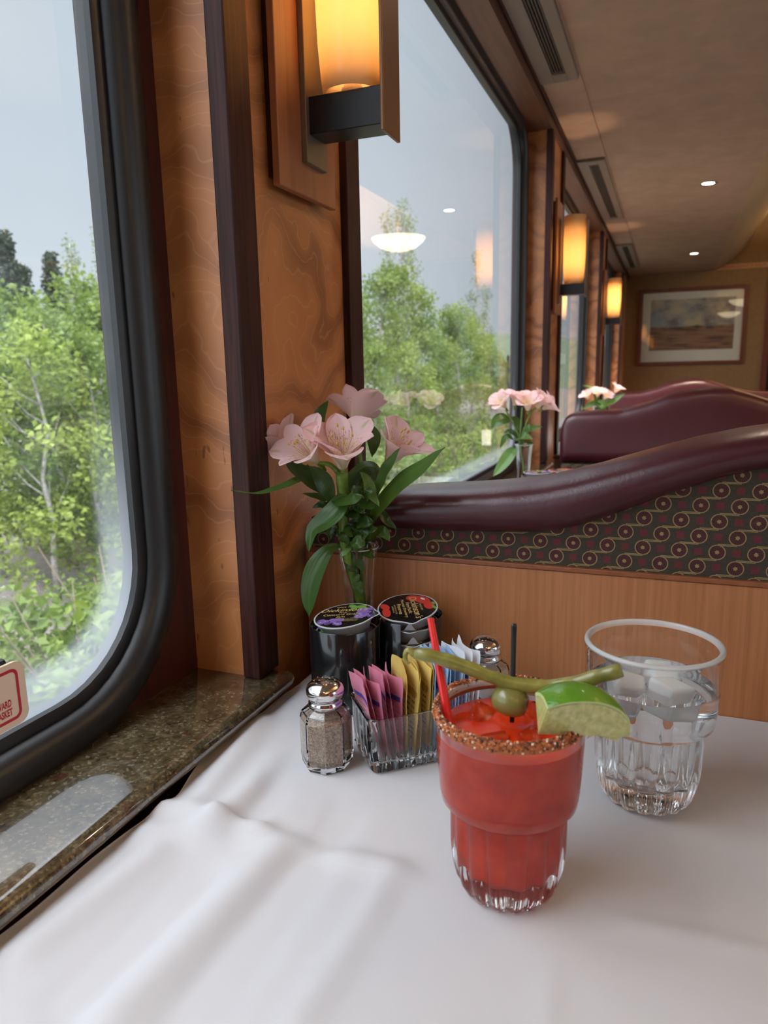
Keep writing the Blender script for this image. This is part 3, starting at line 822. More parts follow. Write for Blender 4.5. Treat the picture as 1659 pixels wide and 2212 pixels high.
# ================================================================== WINDOW NOTICE
sg_ = thing('window_notice', 'cream notice with red border and lettering on the near window gasket', 'sign', (-.4025, .240, .847))
def rr2(y0, y1, z0, z1, r): return [(a, b) for a, b in rrect(y0, y1, z0, z1, r, 0, 6)]
MB().prism(rr2(-.100, .098, -.022, .0225, .008), 0, -.0010, .0012).build('plate', 'sign_cream', sg_)
m = MB(); o_ = rr2(-.094, .0925, -.0175, .0185, .0055); i_ = rr2(-.0918, .0903, -.0153, .0163, .0035); n = len(o_)
m.add([(.00135, y, z) for y, z in o_]+[(.00135, y, z) for y, z in i_], [(k_, (k_+1) % n, n+(k_+1) % n, n+k_) for k_ in range(n)], 0, False)
m.build('red_border', 'sign_red', sg_, fix=False)
XF = frame((0, 1, 0), (0, 0, 1), (1, 0, 0), (.0014, .0845, -.0030))
MB().text('PULL OUTWARD', .0068, frame((0, 1, 0), (0, 0, 1), (1, 0, 0), (.0014, .0850, -.0045)), align='RIGHT', sx=.56, bold=.00022).text('HANDLE AND GASKET', .0068, frame((0, 1, 0), (0, 0, 1), (1, 0, 0), (.0014, .0850, -.0108)), align='RIGHT', sx=.56, bold=.00022).build('lettering', 'sign_red', sg_, fix=False)
m = MB()
m.tube([(.0014, .060+.005*cos(q*pi/8), .006+.007*sin(q*pi/8)) for q in range(17)], .0004, 6, cap=False)
m.build('hand_outline', 'sign_red', sg_)
gh = thing('pull_handle', 'black pull handle behind the cream notice at the window edge', 'handle', (-.4085, .235, .85))
MB().box(-.006, .004, -.10, .094, .012, .0225, bev=.003).box(-.012, .004, -.09, -.07, -.02, .012, bev=.003).build('grip', 'black_rubber', gh)

# ================================================================== SEATS
ZT1 = [(-.30, .165), (-.285, .182), (-.25, .189), (-.235, .1925), (-.205, .1942), (-.169, .1968), (-.132, .2013), (-.097, .207), (-.055, .2193), (-.0153, .2321), (.0225, .244), (.0587, .2525), (.0793, .2566), (.112, .2590)]
ZB1 = [(-.30, .150), (-.26, .1515), (-.198, .1515), (-.143, .1532), (-.108, .155), (-.0914, .1574), (-.0508, .1707), (-.0125, .1894), (.024, .2052), (.0586, .2183), (.0786, .222), (.112, .225)]
ZT2 = [(-.305, .110), (-.298, .145), (-.288, .165), (-.265, .176), (-.20, .180), (-.13, .184), (-.055, .206), (.005, .229), (.064, .241), (.112, .2465), (.16, .2440), (.215, .227), (.25, .2145), (.30, .200), (.36, .186), (.43, .180), (.49, .176), (.512, .165), (.522, .145), (.529, .11)]
def smooth(tab, x, w=.018):
    return sum(lerp1(tab, x+w*q) for q in (-1, -.5, 0, .5, 1))/5
def mir(x): return x if x <= .112 else .224-x
def super_ring(yc, hy, zc, hz, e, n=28):
    out = []
    for i in range(n):
        a = 2*pi*i/n
        c_, s_ = cos(a), sin(a)
        out.append((yc+hy*math.copysign(abs(c_)**(2/e), c_), zc+hz*math.copysign(abs(s_)**(2/e), s_)))
    return out
def loft(rings):
    n = len(rings[0]); vs = [p for r in rings for p in r]; fs = []
    for q in range(len(rings)-1):
        for k_ in range(n):
            k2 = (k_+1) % n
            fs.append((q*n+k_, q*n+k2, (q+1)*n+k2, (q+1)*n+k_))
    fs.append(tuple(range(n))); fs.append(tuple((len(rings)-1)*n+k_ for k_ in range(n)))
    return vs, fs
def seat_rear(y0, label):
    t = thing('booth_seat', label, 'seat', (0, y0, 0), group='booth seats down the car')
    x0, x1 = -.3515, .575
    MB().box(x0, x1, 0, .016, .05, .8702, bev=.0012).build('wood_panel', 'cherry', t)
    MB().box(x0, x1, -.0015, .018, .8706, .8752, bev=.0008).box(x0, x0+.0022, -.0014, .016, .05, .8706).build('edge_band', 'cherry_edge', t)
    xs = [-.345+.92*i/60 for i in range(61)]
    poly = [(-.345, .8752), (.575, .8752)]+[(x, .75+.5*(smooth(ZB1, mir(x))+smooth(ZT1, mir(x)))) for x in reversed(xs)]
    MB().prism(poly, 1, .003, .045).build('fabric_panel', 'fabric', t)
    rings = []
    for i in range(101):
        x = -.330+.885*i/100; mx = mir(x)
        a, b = .75+smooth(ZB1, mx)-.002, .75+smooth(ZT1, mx)
        e_ = min(1, max(.02, (x+.330)/.035), max(.02, (.555-x)/.035)); e_ = sqrt(1-(1-e_)**2) if e_ < 1 else 1
        e_ = max(.15, e_)
        yc, hy, zc_, hz = .030, .047*(.5+.5*e_), (a+b)/2, (b-a)/2*e_
        ring = []
        for q, (y, z) in enumerate(super_ring(yc, hy, zc_, hz, 2.5, 32)):
            ring.append((x, y, z+.0006*sin(x*190+y*60)*noise.noise(Vector((x*14, y*20, z*20)))))
        rings.append(ring)
    MB().add(*loft(rings)).build('leather_roll', 'leather', t)
    MB().box(-.33, .55, .05, .11, .45, .90, bev=.02).build('seat_back', 'fabric', t)
    MB().box(-.33, .55, .10, .46, .36, .47, bev=.025).build('seat_cushion', 'leather', t)
    MB().box(-.33, .55, .03, .43, 0, .36).build('base', 'cherry', t)
    return t
def seat_front(y0, label):
    t = thing('booth_seat', label, 'seat', (0, y0, 0), group='booth seats down the car')
    rings = []
    for i in range(101):
        x = -.305+.834*i/100
        b = .75+smooth(ZT2, x, .006); a = .75+.026
        e_ = min(1, max(.0, (x+.305)/.02), max(.0, (.529-x)/.02)); e_ = sqrt(max(0, 1-(1-e_)**2))
        hy = .075*(.45+.55*e_)
        rings.append([(x, y, z) for y, z in super_ring(.078, hy, (a+b)/2, (b-a)/2, 5.5, 40)])
    MB().add(*loft(rings)).build('leather_backrest', 'leather', t)
    MB().box(-.30, .525, .020, .13, .45, .7755, bev=.012).build('fabric_panel', 'fabric', t)
    MB().box(-.30, .525, -.36, .03, .36, .47, bev=.025).build('seat_cushion', 'leather', t)
    MB().box(-.30, .525, -.32, .12, 0, .36).build('base', 'cherry', t)
    return t
seat_rear(.6596, 'near booth back of wood, ring-patterned fabric and wavy maroon leather roll behind the white table')
sf = seat_front(2.20, 'tall maroon leather booth seat with camel-back top, beyond the second flower vase')
dup(sf, (0, 2.20+BAY, 0), 'farthest maroon leather booth seat, only its top showing below the framed picture')

# ================================================================== TABLES
def make_table(y0, label):
    t = thing('dining_table', label, 'table', (0, y0, 0), group='dining tables by the windows')
    MB().box(-.330, .40, -.78, -.004, .716, .7455, bev=.004).build('tabletop', 'cherry', t)
    MB().lathe([(0, .03), (.045, .03), (.04, .06), (.04, .716), (0, .716)], 24, c=(.06, -.40, 0)).build('pedestal', 'black_metal', t)
    MB().lathe([(0, 0), (.20, 0), (.20, .012), (.05, .03), (0, .03)], 32, c=(.06, -.40, 0)).build('foot', 'black_metal', t)
    return t
t1 = make_table(.6596, 'table under the white cloth in the foreground')
dup(t1, (0, 2.02, 0), 'second table, standing behind the near booth back')
dup(t1, (0, 2.02+BAY, 0), 'third table, hidden between the maroon booth seats')

def seg_d(p, a, b):
    ab = (b[0]-a[0], b[1]-a[1]); L = ab[0]**2+ab[1]**2
    t = max(0, min(1, ((p[0]-a[0])*ab[0]+(p[1]-a[1])*ab[1])/L))
    return sqrt((p[0]-a[0]-t*ab[0])**2+(p[1]-a[1]-t*ab[1])**2), t
WR_ = [  # (ends on the table, height, width)
 (((-0.3263, 0.3728), (-0.2439, 0.3733)), .0035, .010), (((-0.2746, 0.3693), (-0.1123, 0.3708)), .0022, .009), (((-0.1123, 0.3708), (0.0630, 0.3767)), .0012, .008),
 (((-0.2767, 0.3642), (-0.2763, 0.4627)), .0032, .013), (((-0.2615, 0.3778), (-0.2603, 0.4683)), -.0026, .011), (((-0.3127, 0.3485), (-0.2708, 0.3636)), .003, .012),
 (((-0.2229, 0.3557), (-0.2368, 0.2210)), .0035, .014), (((-0.1990, 0.3549), (-0.1987, 0.2384)), -.003, .014), (((-0.1960, 0.3752), (-0.2005, 0.4476)), -.0022, .012),
 (((-0.1424, 0.3709), (-0.1508, 0.2529)), .0018, .010), (((-0.2968, 0.3289), (-0.3082, 0.2401)), .003, .012), (((-0.2580, 0.3200), (-0.2620, 0.2261)), -.0026, .014),
 (((-0.0638, 0.4964), (-0.0390, 0.2944)), .0010, .007), (((-0.3272, 0.5112), (-0.3021, 0.3863)), .003, .012)]
def cloth_h(x, y):
    z = 0
    for (a, b), h, w in WR_:
        d, t = seg_d((x, y), a, b)
        z += 1.9*h*exp(-(d/w)**2)
    z += .0007*noise.noise(Vector((x*9, y*9, 3)))
    # quiet where things stand
    q = 1.0
    for ox, oy, r_ in ((-.0763, .3827, .048), (-.0015, .5085, .05), (-.239, .470, .03), (-.185, .51, .075), (-.25, .60, .08), (-.142, .60, .03)):
        d = sqrt((x-ox)**2+(y-oy)**2)
        q = min(q, max(0, min(1, (d-r_)/.03)))
    return max(-.002, z)*q
def make_cloth():
    X0, X1, Y0, Y1 = -.3335, .405, -.135, .6585
    nx, ny = 150, 150
    vs = []; 
    for i in range(nx+1):
        for j in range(ny+1):
            s_ = i/nx; y = Y0+(Y1-Y0)*j/ny
            xl = X0+.003*sin(y*23)+.002*sin(y*51+1)+.006*exp(-((y-.385)/.03)**2)
            xl = min(xl, -.3315) if y > .60 else xl
            x = xl+(X1-xl)*(s_**1.15)
            vs.append((x, y, .7500+cloth_h(x, y)))
    fs = [(i*(ny+1)+j, (i+1)*(ny+1)+j, (i+1)*(ny+1)+j+1, i*(ny+1)+j+1) for i in range(nx) for j in range(ny)]
    # skirts on the aisle side and towards the viewer
    def skirt(idx, dx, dy, fold):
        prev = idx
        for q in range(1, 9):
            cur = []
            for k_, ii in enumerate(idx):
                x, y, z = vs[ii]; w_ = fold*sin(k_*.35)*q/8
                cur.append(len(vs)); vs.append((x+dx*(.004+.01*q/8+w_), y+dy*(.004+.01*q/8+w_), z-.026*q))
            for a in range(len(idx)-1): fs.append((prev[a], prev[a+1], cur[a+1], cur[a]))
            prev = cur
    skirt([nx*(ny+1)+j for j in range(ny+1)], 1, 0, .006)
    skirt([i*(ny+1) for i in range(nx+1)], 0, -1, .006)
    le = [j for j in range(ny+1)]; cur = []
    for ii in le:
        x, y, z = vs[ii]; cur.append(len(vs)); vs.append((x-.0006, y, min(z-.0022, z)))
    for a in range(len(le)-1): fs.append((le[a+1], le[a], cur[a], cur[a+1]))
    return MB().add(vs, fs).build('tablecloth', 'cloth', fix=False)
tag(make_cloth(), 'creased white tablecloth over the foreground table', 'tablecloth')
c2 = MB().box(-.3315, .405, 2.02-.785, 2.02-.003, .7457, .7495, bev=.001).build('tablecloth', 'cloth')
tag(c2, 'white cloth on the second table behind the near booth back', 'tablecloth')
c3 = c2.copy(); COL.objects.link(c3); c3.location.y = BAY; tag(c3, 'white cloth on the third table down the car', 'tablecloth')
# ================================================================== DRINKS
def tumbler(R, H, name, label, loc, group):
    o_ = [(0, .0012), (.020, .0012), (.0235, 0), (.0268, .0016), (.0298, .008), (.0320, .018), (.0330, .030), (.0336, .054), (.0338, .0576), (.0376, .0582), (.0398, .0604), (.0406, .0660), (.0418, .085), (.0428, .1085), (.0431, .1120), (.0427, .1133), (.0418, .1140)]
    i_ = [(.0406, .1138), (.0397, .1128), (.0396, .1100), (.0392, .085), (.0388, .068), (.0365, .0625), (.0312, .058), (.0284, .052), (.0274, .030), (.0264, .021), (.022, .0165), (0, .0155)]
    a, b = R/.043, H/.114
    n0 = len(o_)
    def flute(r, z, ang, j):
        if j >= n0 or j < 2 or j > 7: return r
        f = (.35, .8, 1, 1, 1, .75)[j-2]
        q = abs(cos(8*ang))
        return r*(.985+.14*f*(q**.55-.62))
    prof = [(r*a, z*b) for r, z in o_+i_]
    t = thing(name, label, 'glass', loc, group=group)
    g = MB().lathe(prof, 144, rfun=flute)
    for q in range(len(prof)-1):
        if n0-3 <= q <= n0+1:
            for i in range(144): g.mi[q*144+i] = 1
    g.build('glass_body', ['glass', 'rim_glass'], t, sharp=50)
    return t, [(r*a, z*b) for r, z in reversed(i_)]
def fill(inner, level, eps=.0003):
    out = []
    for r, z in inner:
        if z < level: out.append((r+(eps if r > 0 else 0), z-eps if r < .03 else z))
        else:
            (r0, z0) = inner[inner.index((r, z))-1]
            q = (level-z0)/(z-z0); out.append((r0+(r-r0)*q+eps, level)); break
    return out
CB = (-.0763, .3827, TZ+.0006)
cg, inn = tumbler(.043, .114, 'tumbler', 'fluted tumbler with a spiced rim holding the red cocktail', CB, 'fluted glass tumblers')
lv = .1015
f = fill(inn, lv)
Rl = f[-1][0]
m = MB().lathe(f[:-1]+[(Rl, lv)], 72)
m.f.pop() if len(m.f[-1]) > 10 else None; m.mi = m.mi[:len(m.f)]; m.sm = m.sm[:len(m.f)]
n0 = len(m.v)
def surf(r, a): return lv+.0012*noise.noise(Vector((cos(a)*r*70, sin(a)*r*70, 2)))*min(1, (1-r/Rl)*5)
rings = [Rl*(1-q/10) for q in range(11)]
m.grid(lambda i, j: ((Rl*(1-i))*cos(2*pi*j), (Rl*(1-i))*sin(2*pi*j), surf(Rl*(1-i), 2*pi*j)), 12, 72, uv=False)
k = NT('tomato_cocktail')
v = k.obj((1, 1, 1))
nz = k.noise(v, 55, 4, .6)
zz = k.n('SeparateXYZ', {0: v}).outputs[2]
c = k.ramp(nz, [(.3, (.52, .020, .002)), (.55, (.68, .042, .004)), (.78, (.74, .075, .012))])
drinkmat = k.pbr(c, .18, Subsurface_Weight=.2, Subsurface_Radius=(.02, .004, .002), Subsurface_Scale=.3, Specular_IOR_Level=.22)
dk = m.build('red_cocktail', drinkmat, loc=CB); tag(dk, 'red tomato cocktail filling the spiced-rim tumbler', 'drink')
# spice rim: a band of coarse grains
m = MB(); r_ = random.Random(4)
m.lathe([(.0402, .1075), (.0432, .1085), (.0438, .1128), (.0428, .1150), (.0414, .1148), (.0404, .1120)], 96, closed=True, mi=0, rfun=lambda r, z, a, j: r+.0004*noise.noise(Vector((cos(a)*30, sin(a)*30, j))))
for i in range(1500):
    a = r_.uniform(0, 2*pi); q = r_.random()
    ph = r_.uniform(-.6, pi+.5)
    rr = .0422+.0019*cos(ph); z = .1120+.0036*sin(ph) if sin(ph) > 0 else .1115+.005*sin(ph)*r_.random()
    s_ = r_.uniform(.00035, .00085)
    bm = bmesh.new(); bmesh.ops.create_cube(bm, size=s_*1.5)
    rot = Matrix.Rotation(r_.uniform(0, 6), 4, Vector((r_.gauss(0, 1), r_.gauss(0, 1), r_.gauss(0, 1))).normalized())
    m.bm(bm, r_.choice((0, 0, 0, 1, 1, 2, 3)), False, Matrix.Translation((rr*cos(a), rr*sin(a), z)) @ rot); bm.free()
sr = m.build('spice_rim', [plain('paprika_salt', (.48, .15, .045), .7), plain('dark_spice', (.24, .07, .025), .8), plain('salt_grain', (.74, .50, .36), .4), plain('pepper_speck', (.05, .035, .03), .8)], cg, fix=False)
sr['label'] = 'orange-brown spice and salt crust on the rim'; sr['kind'] = 'stuff'
def ice(loc, s_, rot, label, grp, mat='ice'):
    bm = bmesh.new(); bmesh.ops.create_cube(bm, size=s_); bmesh.ops.bevel(bm, geom=bm.edges[:], offset=s_*.16, segments=3, profile=.6, affect='EDGES')
    for v_ in bm.verts: v_.co += v_.co.normalized()*s_*.05*noise.noise(v_.co*90+Vector((loc[0]*50, 3, 1)))
    o = MB().bm(bm).build('ice_cube', mat, loc=loc); bm.free()
    o.rotation_euler = rot; return tag(o, label, 'ice', grp)
for dx, dy, dz, s_, rt in ((-.020, .012, .0960, .017, (.3, .5, .2)), (-.006, -.020, .0950, .018, (.7, .2, .9)), (.014, -.010, .0945, .018, (.2, .9, .4)), (.008, .024, .0955, .016, (.5, .1, 1.2))):
    ice((CB[0]+dx, CB[1]+dy, CB[2]+dz), s_, rt, 'ice cube breaking the surface of the red cocktail', 'ice in the red cocktail')
# garnish
ol = thing('olive', 'green olive on the black pick, half sunk in the red cocktail', 'olive', (-0.0758, 0.3810, 0.8700))
oxf = frame(RIGHT*.93-FWD*.30-UP*.20, UP, (RIGHT*.93-FWD*.30-UP*.20).cross(UP))
prof = [(0, -.0105), (.004, -.0100), (.0070, -.0078), (.0086, -.004), (.0090, 0), (.0086, .004), (.0072, .0076), (.0052, .0096), (.0036, .0100), (.0028, .0090), (.0026, .004), (0, .0035)]
_x = (RIGHT*.88-FWD*.40-UP*.20).normalized(); _y = _x.cross(UP).normalized(); _z = _x
LX = frame(_y, _z.cross(_y), _z)
MB().lathe(prof, 32, xf=LX).build('flesh', NT('olive_green').pbr((.20, .185, .045), .28, Subsurface_Weight=.15, Subsurface_Scale=.01, Coat_Weight=.4), ol)
MB().lathe([(0, .0036), (.0024, .0037), (.0024, .0042), (0, .0043)], 16, xf=LX).build('stone_hole', plain('olive_pit_hole', (.10, .022, .012), .5), ol)
pk = thing('cocktail_pick', 'thin black pick standing through the bean and the olive', 'pick', (-0.0734, 0.3815, 0.8795))
b0 = Vector((-0.0734, 0.3815, 0.8795))
P1, P2 = Vector((-0.0746, 0.3830, 0.9156)), Vector((-0.0745, 0.3810, 0.8567))
MB().tube([P1-b0, P1.lerp(P2, .03)-b0, P1.lerp(P2, .1)-b0, P1.lerp(P2, .6)-b0, P2-b0], [.0013, .0017, .0015, .0015, .0013], 10, flat=.55, up=RIGHT).build('stick', plain('black_pick', (.012, .012, .014), .3), pk)
st = thing('drinking_straw', 'thin red straw leaning out of the red cocktail', 'straw', (-0.1100, 0.3720, 0.8574))
b0 = Vector((-0.1100, 0.3720, 0.8574))
S1, S2 = Vector((-0.1268, 0.3920, 0.9101)), Vector((-0.1086, 0.3710, 0.8523))
mm = MB()
d_ = (S2-S1).normalized(); sx_ = d_.cross(-FWD).normalized()
ring = []
vs = []; fs = []; N_ = 20
for jj, (pp, rr) in enumerate(((S1-b0, .0021), (S2-b0, .0027), (S2-b0-d_*.001, .0019), (S1-b0, .0015))):
    for i in range(N_):
        a = 2*pi*i/N_; up2 = sx_.cross(d_)
        vs.append(pp+sx_*cos(a)*rr+up2*sin(a)*rr*.75)
for jj in range(4):
    kk = (jj+1) % 4
    for i in range(N_):
        i2 = (i+1) % N_
        fs.append((jj*N_+i, jj*N_+i2, kk*N_+i2, kk*N_+i))
mm.add(vs, fs).build('tube', 'red_plastic', st, sharp=50)
gb = thing('green_bean', 'pickled green bean skewered across the red cocktail by the black pick', 'bean', (-0.0734, 0.3815, 0.8809))
b0 = Vector((-0.0734, 0.3815, 0.8809))
pts = catmull([Vector(p)-b0 for p in ((-0.1309, 0.3720, 0.8940), (-0.1247, 0.3720, 0.8951), (-0.1152, 0.3730, 0.8934), (-0.1009, 0.3760, 0.8891), (-0.0867, 0.3790, 0.8837), (-0.0726, 0.3815, 0.8804), (-0.0561, 0.3840, 0.8801), (-0.0398, 0.3850, 0.8846), (-0.0265, 0.3860, 0.8902), (-0.0164, 0.3870, 0.8944))], 60)
rad = [(.0040 if i > 5 else .0022+.0018*i/5)*(1+.05*sin(i*.9)+.035*sin(i*.37+1)) for i in range(61)]
k = NT('pickled_bean'); nz = k.noise(k.obj((1, 1, 1)), 120, 4)
bm_ = k.pbr(k.ramp(nz, [(.35, (.165, .150, .030)), (.6, (.255, .235, .045)), (.8, (.34, .31, .085))]), .32, bump=nz, bs=.2, bd=.0006, Subsurface_Weight=.1, Subsurface_Scale=.01, Coat_Weight=.3)
MB().tube(pts, rad, 20, flat=.92).build('pod', bm_, gb)
cp = catmull([Vector(p)-b0 for p in ((-0.1302, 0.3715, 0.8946), (-0.1334, 0.3710, 0.8970), (-0.1351, 0.3700, 0.8948), (-0.1349, 0.3695, 0.8916), (-0.1331, 0.3690, 0.8898), (-0.1319, 0.3690, 0.8902))], 20)
MB().tube(cp, [.0024-.0020*i/20 for i in range(21)], 8).build('curled_tip', bm_, gb)
# lime wedge
lm = thing('lime_wedge', 'cut lime wedge hooked over the spiced rim of the red cocktail', 'lime', (-0.0345, 0.3660, 0.8634))
LXF = frame((RIGHT*.98-UP*.10+FWD*.10).normalized(), Vector((0, 0, 0)), (0, 0, 0))
lx = (RIGHT*.99-UP*.06+FWD*.10).normalized(); lz = (-FWD*.80-UP*.60+RIGHT*.05); lz = (lz-lx*lz.dot(lx)).normalized(); ly = lz.cross(lx)
LF = frame(lx, ly, lz)
def lr(x):  # radius of the fruit along its length; left end is trimmed flat
    return .0280*sqrt(max(0, 1-((x+.004)/.0305)**2))
X_0, X_1 = -.0235, .0262; NX, NP = 28, 14; PH = RD(62)
peel = MB(); fl = MB()
def peel_pt(i, j, d=0):
    x = X_0+(X_1-X_0)*i; r = max(.0006, lr(x)-d); p = PH*j
    r += .00025*noise.noise(Vector((x*260, p*9, 0))) if d == 0 else 0
    return LF @ Vector((x, r*cos(p), -r*sin(p)))
peel.grid(lambda i, j: peel_pt(i, j), NX, NP, 0)
peel.grid(lambda i, j: peel_pt(i, j, .0019), NX, NP, 1)
for jj in (0, 1): # pith edges on both faces
    peel.grid(lambda i, j: peel_pt(i, jj, .0019*j), NX, 2, 1)
peel.grid(lambda i, j: peel_pt(0, j, .0019*i), 2, NP, 1)
kp = NT('lime_peel'); npz = kp.noise(kp.obj((1, 1, 1)), 700, 2); ng = kp.noise(kp.obj((1, 1, 1)), 40, 2)
peelm = kp.pbr(kp.mix(ng, (.055, .19, .008), (.16, .34, .02)), .3, bump=npz, bs=.35, bd=.0008, Coat_Weight=.4)
peel.build('peel', [peelm, plain('lime_pith', (.52, .60, .24), .5)], lm)
def face_pt(i, j, p, off):
    x = X_0+(X_1-X_0)*i; r = max(.0003, (lr(x)-.0018))*j
    return LF @ (Vector((x, r*cos(p), -r*sin(p)))+Vector((0, sin(p)*off, cos(p)*off)))
fl.grid(lambda i, j: face_pt(i, j, 0, .0002+.0003*noise.noise(Vector((i*22, j*9, 1)))), NX, 14, 0)
fl.grid(lambda i, j: face_pt(i, j, PH, -.0002), NX, 14, 0)
fl.grid(lambda i, j: face_pt(0, j, PH*i, 0), 8, 8, 0)
kf = NT('lime_flesh'); uvc = kf.n('TexCoord').outputs['UV']; nf = kf.noise(kf.n('Mapping', {0: uvc, 3: (16, 5, 1)}).outputs[0], 1, 3)
fmat = kf.pbr(kf.ramp(nf, [(.3, (.40, .40, .12)), (.6, (.56, .55, .22)), (.8, (.68, .66, .36))]), .25, bump=nf, bs=.25, bd=.0008, Subsurface_Weight=.4, Subsurface_Radius=(.01, .01, .004), Subsurface_Scale=.5, Coat_Weight=.5)
fl.build('flesh', fmat, lm)
MB().grid(lambda i, j: LF @ Vector((.006+.017*i, -.0075*j*(1-.3*i), -.003-.002*sin(i*5)*j)), 8, 5).build('membrane_flap', fmat, lm, fix=False)

WB = (-.0015, .5085, TZ+.0006)
wg, inn2 = tumbler(.0462, .118, 'tumbler', 'fluted tumbler of clear ice water at the right', WB, 'fluted glass tumblers')
lw = .089
f2 = fill(inn2, lw)
MBw = MB().lathe(f2+[(0, lw)], 72)
wt = MBw.build('ice_water', 'water', loc=WB, sharp=40); tag(wt, 'clear water filling the right-hand tumbler', 'water')
for dx, dy, dz, s_, rt in ((-.016, -.008, .083, .021, (.2, .3, .2)), (.012, -.012, .084, .022, (.1, .15, .8)), (.006, .016, .083, .021, (.3, .1, .5)), (-.016, .016, .066, .019, (.6, .5, .1))):
    ice((WB[0]+dx, WB[1]+dy, WB[2]+dz), s_, rt, 'ice cube floating in the clear water', 'ice in the water tumbler', 'ice_air')

# ================================================================== SHAKERS
def make_shaker(name, label, loc, rz, mat):
    t = thing(name, label, 'shaker', loc, rz, group='glass table shakers')
    o_ = [(0, .0006), (.0165, .0006), (.0180, 0), (.0200, .0030), (.0208, .010), (.0208, .041), (.0192, .0465), (.0128, .0500), (.0120, .0525)]
    i_ = [(.0108, .0525), (.0112, .0490), (.0170, .0445), (.0186, .040), (.0186, .010), (.0170, .0050), (0, .0045)]
    MB().lathe(o_+i_, 8, sm=False).build('jar', 'glass', t)
    cap = [(.0122, .0500), (.0134, .0503), (.0134, .0535), (.0124, .0545), (.0124, .0562), (.0140, .0582), (.0149, .0610), (.0149, .0640), (.0138, .0668), (.0112, .0692), (.0070, .0712), (0, .0720)]
    MB().lathe(cap, 40).build('screw_cap', 'chrome', t)
    m = MB()
    for i in range(12):
        a, r = (i*2*pi/8, .0080) if i < 8 else ((i-8)*pi/2+.4, .0042)
        z = .0692+(.0112-r)*(.002/.0042) if r > .007 else .0712+(.0070-r)*.0008/.007
        m.lathe([(0, .0003), (.0007, .00025), (.0009, -.0004)], 8, c=(r*cos(a), r*sin(a), z))
    m.build('pour_holes', plain('hole_glint', (.30, .28, .25), .3, .8), t)
    return t
kp = NT('ground_pepper'); v = kp.obj((1, 1, 1))
a_ = kp.noise(v, 900, 2, .8); b_ = kp.noise(v, 380, 2, .7)
pepm = kp.pbr(kp.ramp(kp.math('ADD', kp.math('MULTIPLY', a_, .6), kp.math('MULTIPLY', b_, .4)), [(.34, (.08, .05, .04)), (.45, (.34, .24, .17)), (.55, (.56, .43, .32)), (.68, (.80, .68, .55))]), .9, bump=a_, bs=.4, bd=.0006)
make_shaker('pepper_shaker', 'eight-sided glass pepper shaker with a chrome cap beside the sweetener holder', (-.2391, .4699, TZ), RD(22), pepm)
fillp = [(0, .0048), (.0168, .0052), (.0184, .010), (.0184, .039), (.0160, .0415), (0, .0425)]
pp = MB().lathe(fillp, 8, sm=False).build('ground_pepper', pepm, loc=(-.2391, .4699, TZ)); pp.rotation_euler = (0, 0, RD(22))
tag(pp, 'speckled brown ground pepper inside the chrome-capped shaker', 'pepper', kind='stuff')
make_shaker('salt_shaker', 'second chrome-capped glass shaker, against the wood behind the green bean', (-.1415, .600, TZ), RD(10), None)
fs_ = MB().lathe(fillp, 8, sm=False).build('table_salt', plain('white_salt', (.80, .80, .80), .8), loc=(-.1415, .600, TZ)); fs_.rotation_euler = (0, 0, RD(10))
tag(fs_, 'white salt inside the shaker behind the green bean', 'salt', kind='stuff')

# ================================================================== SWEETENER HOLDER
LA = math.atan2(.65, .76)
hold = thing('packet_holder', 'ribbed rectangular glass holder full of coloured sweetener packets', 'holder', (-.1972, .4635, TZ+.0006), LA)
HL, HW, HH = .092, .050, .047
def hring(z, off, r, rib, n=160):
    pts = []; x0, x1, y0, y1 = -off, HL+off, -off, HW+off
    per = 2*((x1-x0)+(y1-y0))
    for i in range(n):
        d = per*i/n
        if d < x1-x0: p, q = (x0+d, y0), (0, -1)
        elif d < x1-x0+y1-y0: p, q = (x1, y0+d-(x1-x0)), (1, 0)
        elif d < 2*(x1-x0)+y1-y0: p, q = (x1-(d-(x1-x0)-(y1-y0)), y1), (0, 1)
        else: p, q = (x0, y1-(d-2*(x1-x0)-(y1-y0))), (-1, 0)
        # round the corners
        cx = min(max(p[0], x0+r), x1-r); cy_ = min(max(p[1], y0+r), y1-r)
        vx, vy = p[0]-cx, p[1]-cy_
        L_ = sqrt(vx*vx+vy*vy) or 1
        if abs(vx) > 1e-9 and abs(vy) > 1e-9: p = (cx+vx/L_*r, cy_+vy/L_*r)
        w_ = rib*(.5+.5*sin(2*pi*d/.0095))
        pts.append((p[0]+q[0]*w_, p[1]+q[1]*w_, z))
    return pts
rs = [hring(.0, -.004, .006, 0), hring(.0012, -.0008, .006, .0006), hring(.008, 0, .006, .0016), hring(.0085, .0002, .006, .0006), hring(.030, .0014, .006, .0006), hring(.043, .0022, .006, .0), hring(HH-.001, .0028, .006, 0), hring(HH, .0022, .006, 0),
      hring(HH-.001, .0002, .005, 0), hring(.043, -.0004, .005, 0), hring(.010, -.0024, .005, 0), hring(.0075, -.004, .005, 0)]
m = MB(); m.add(*loft(rs)); m.build('glass_box', 'glass', hold, sharp=45)
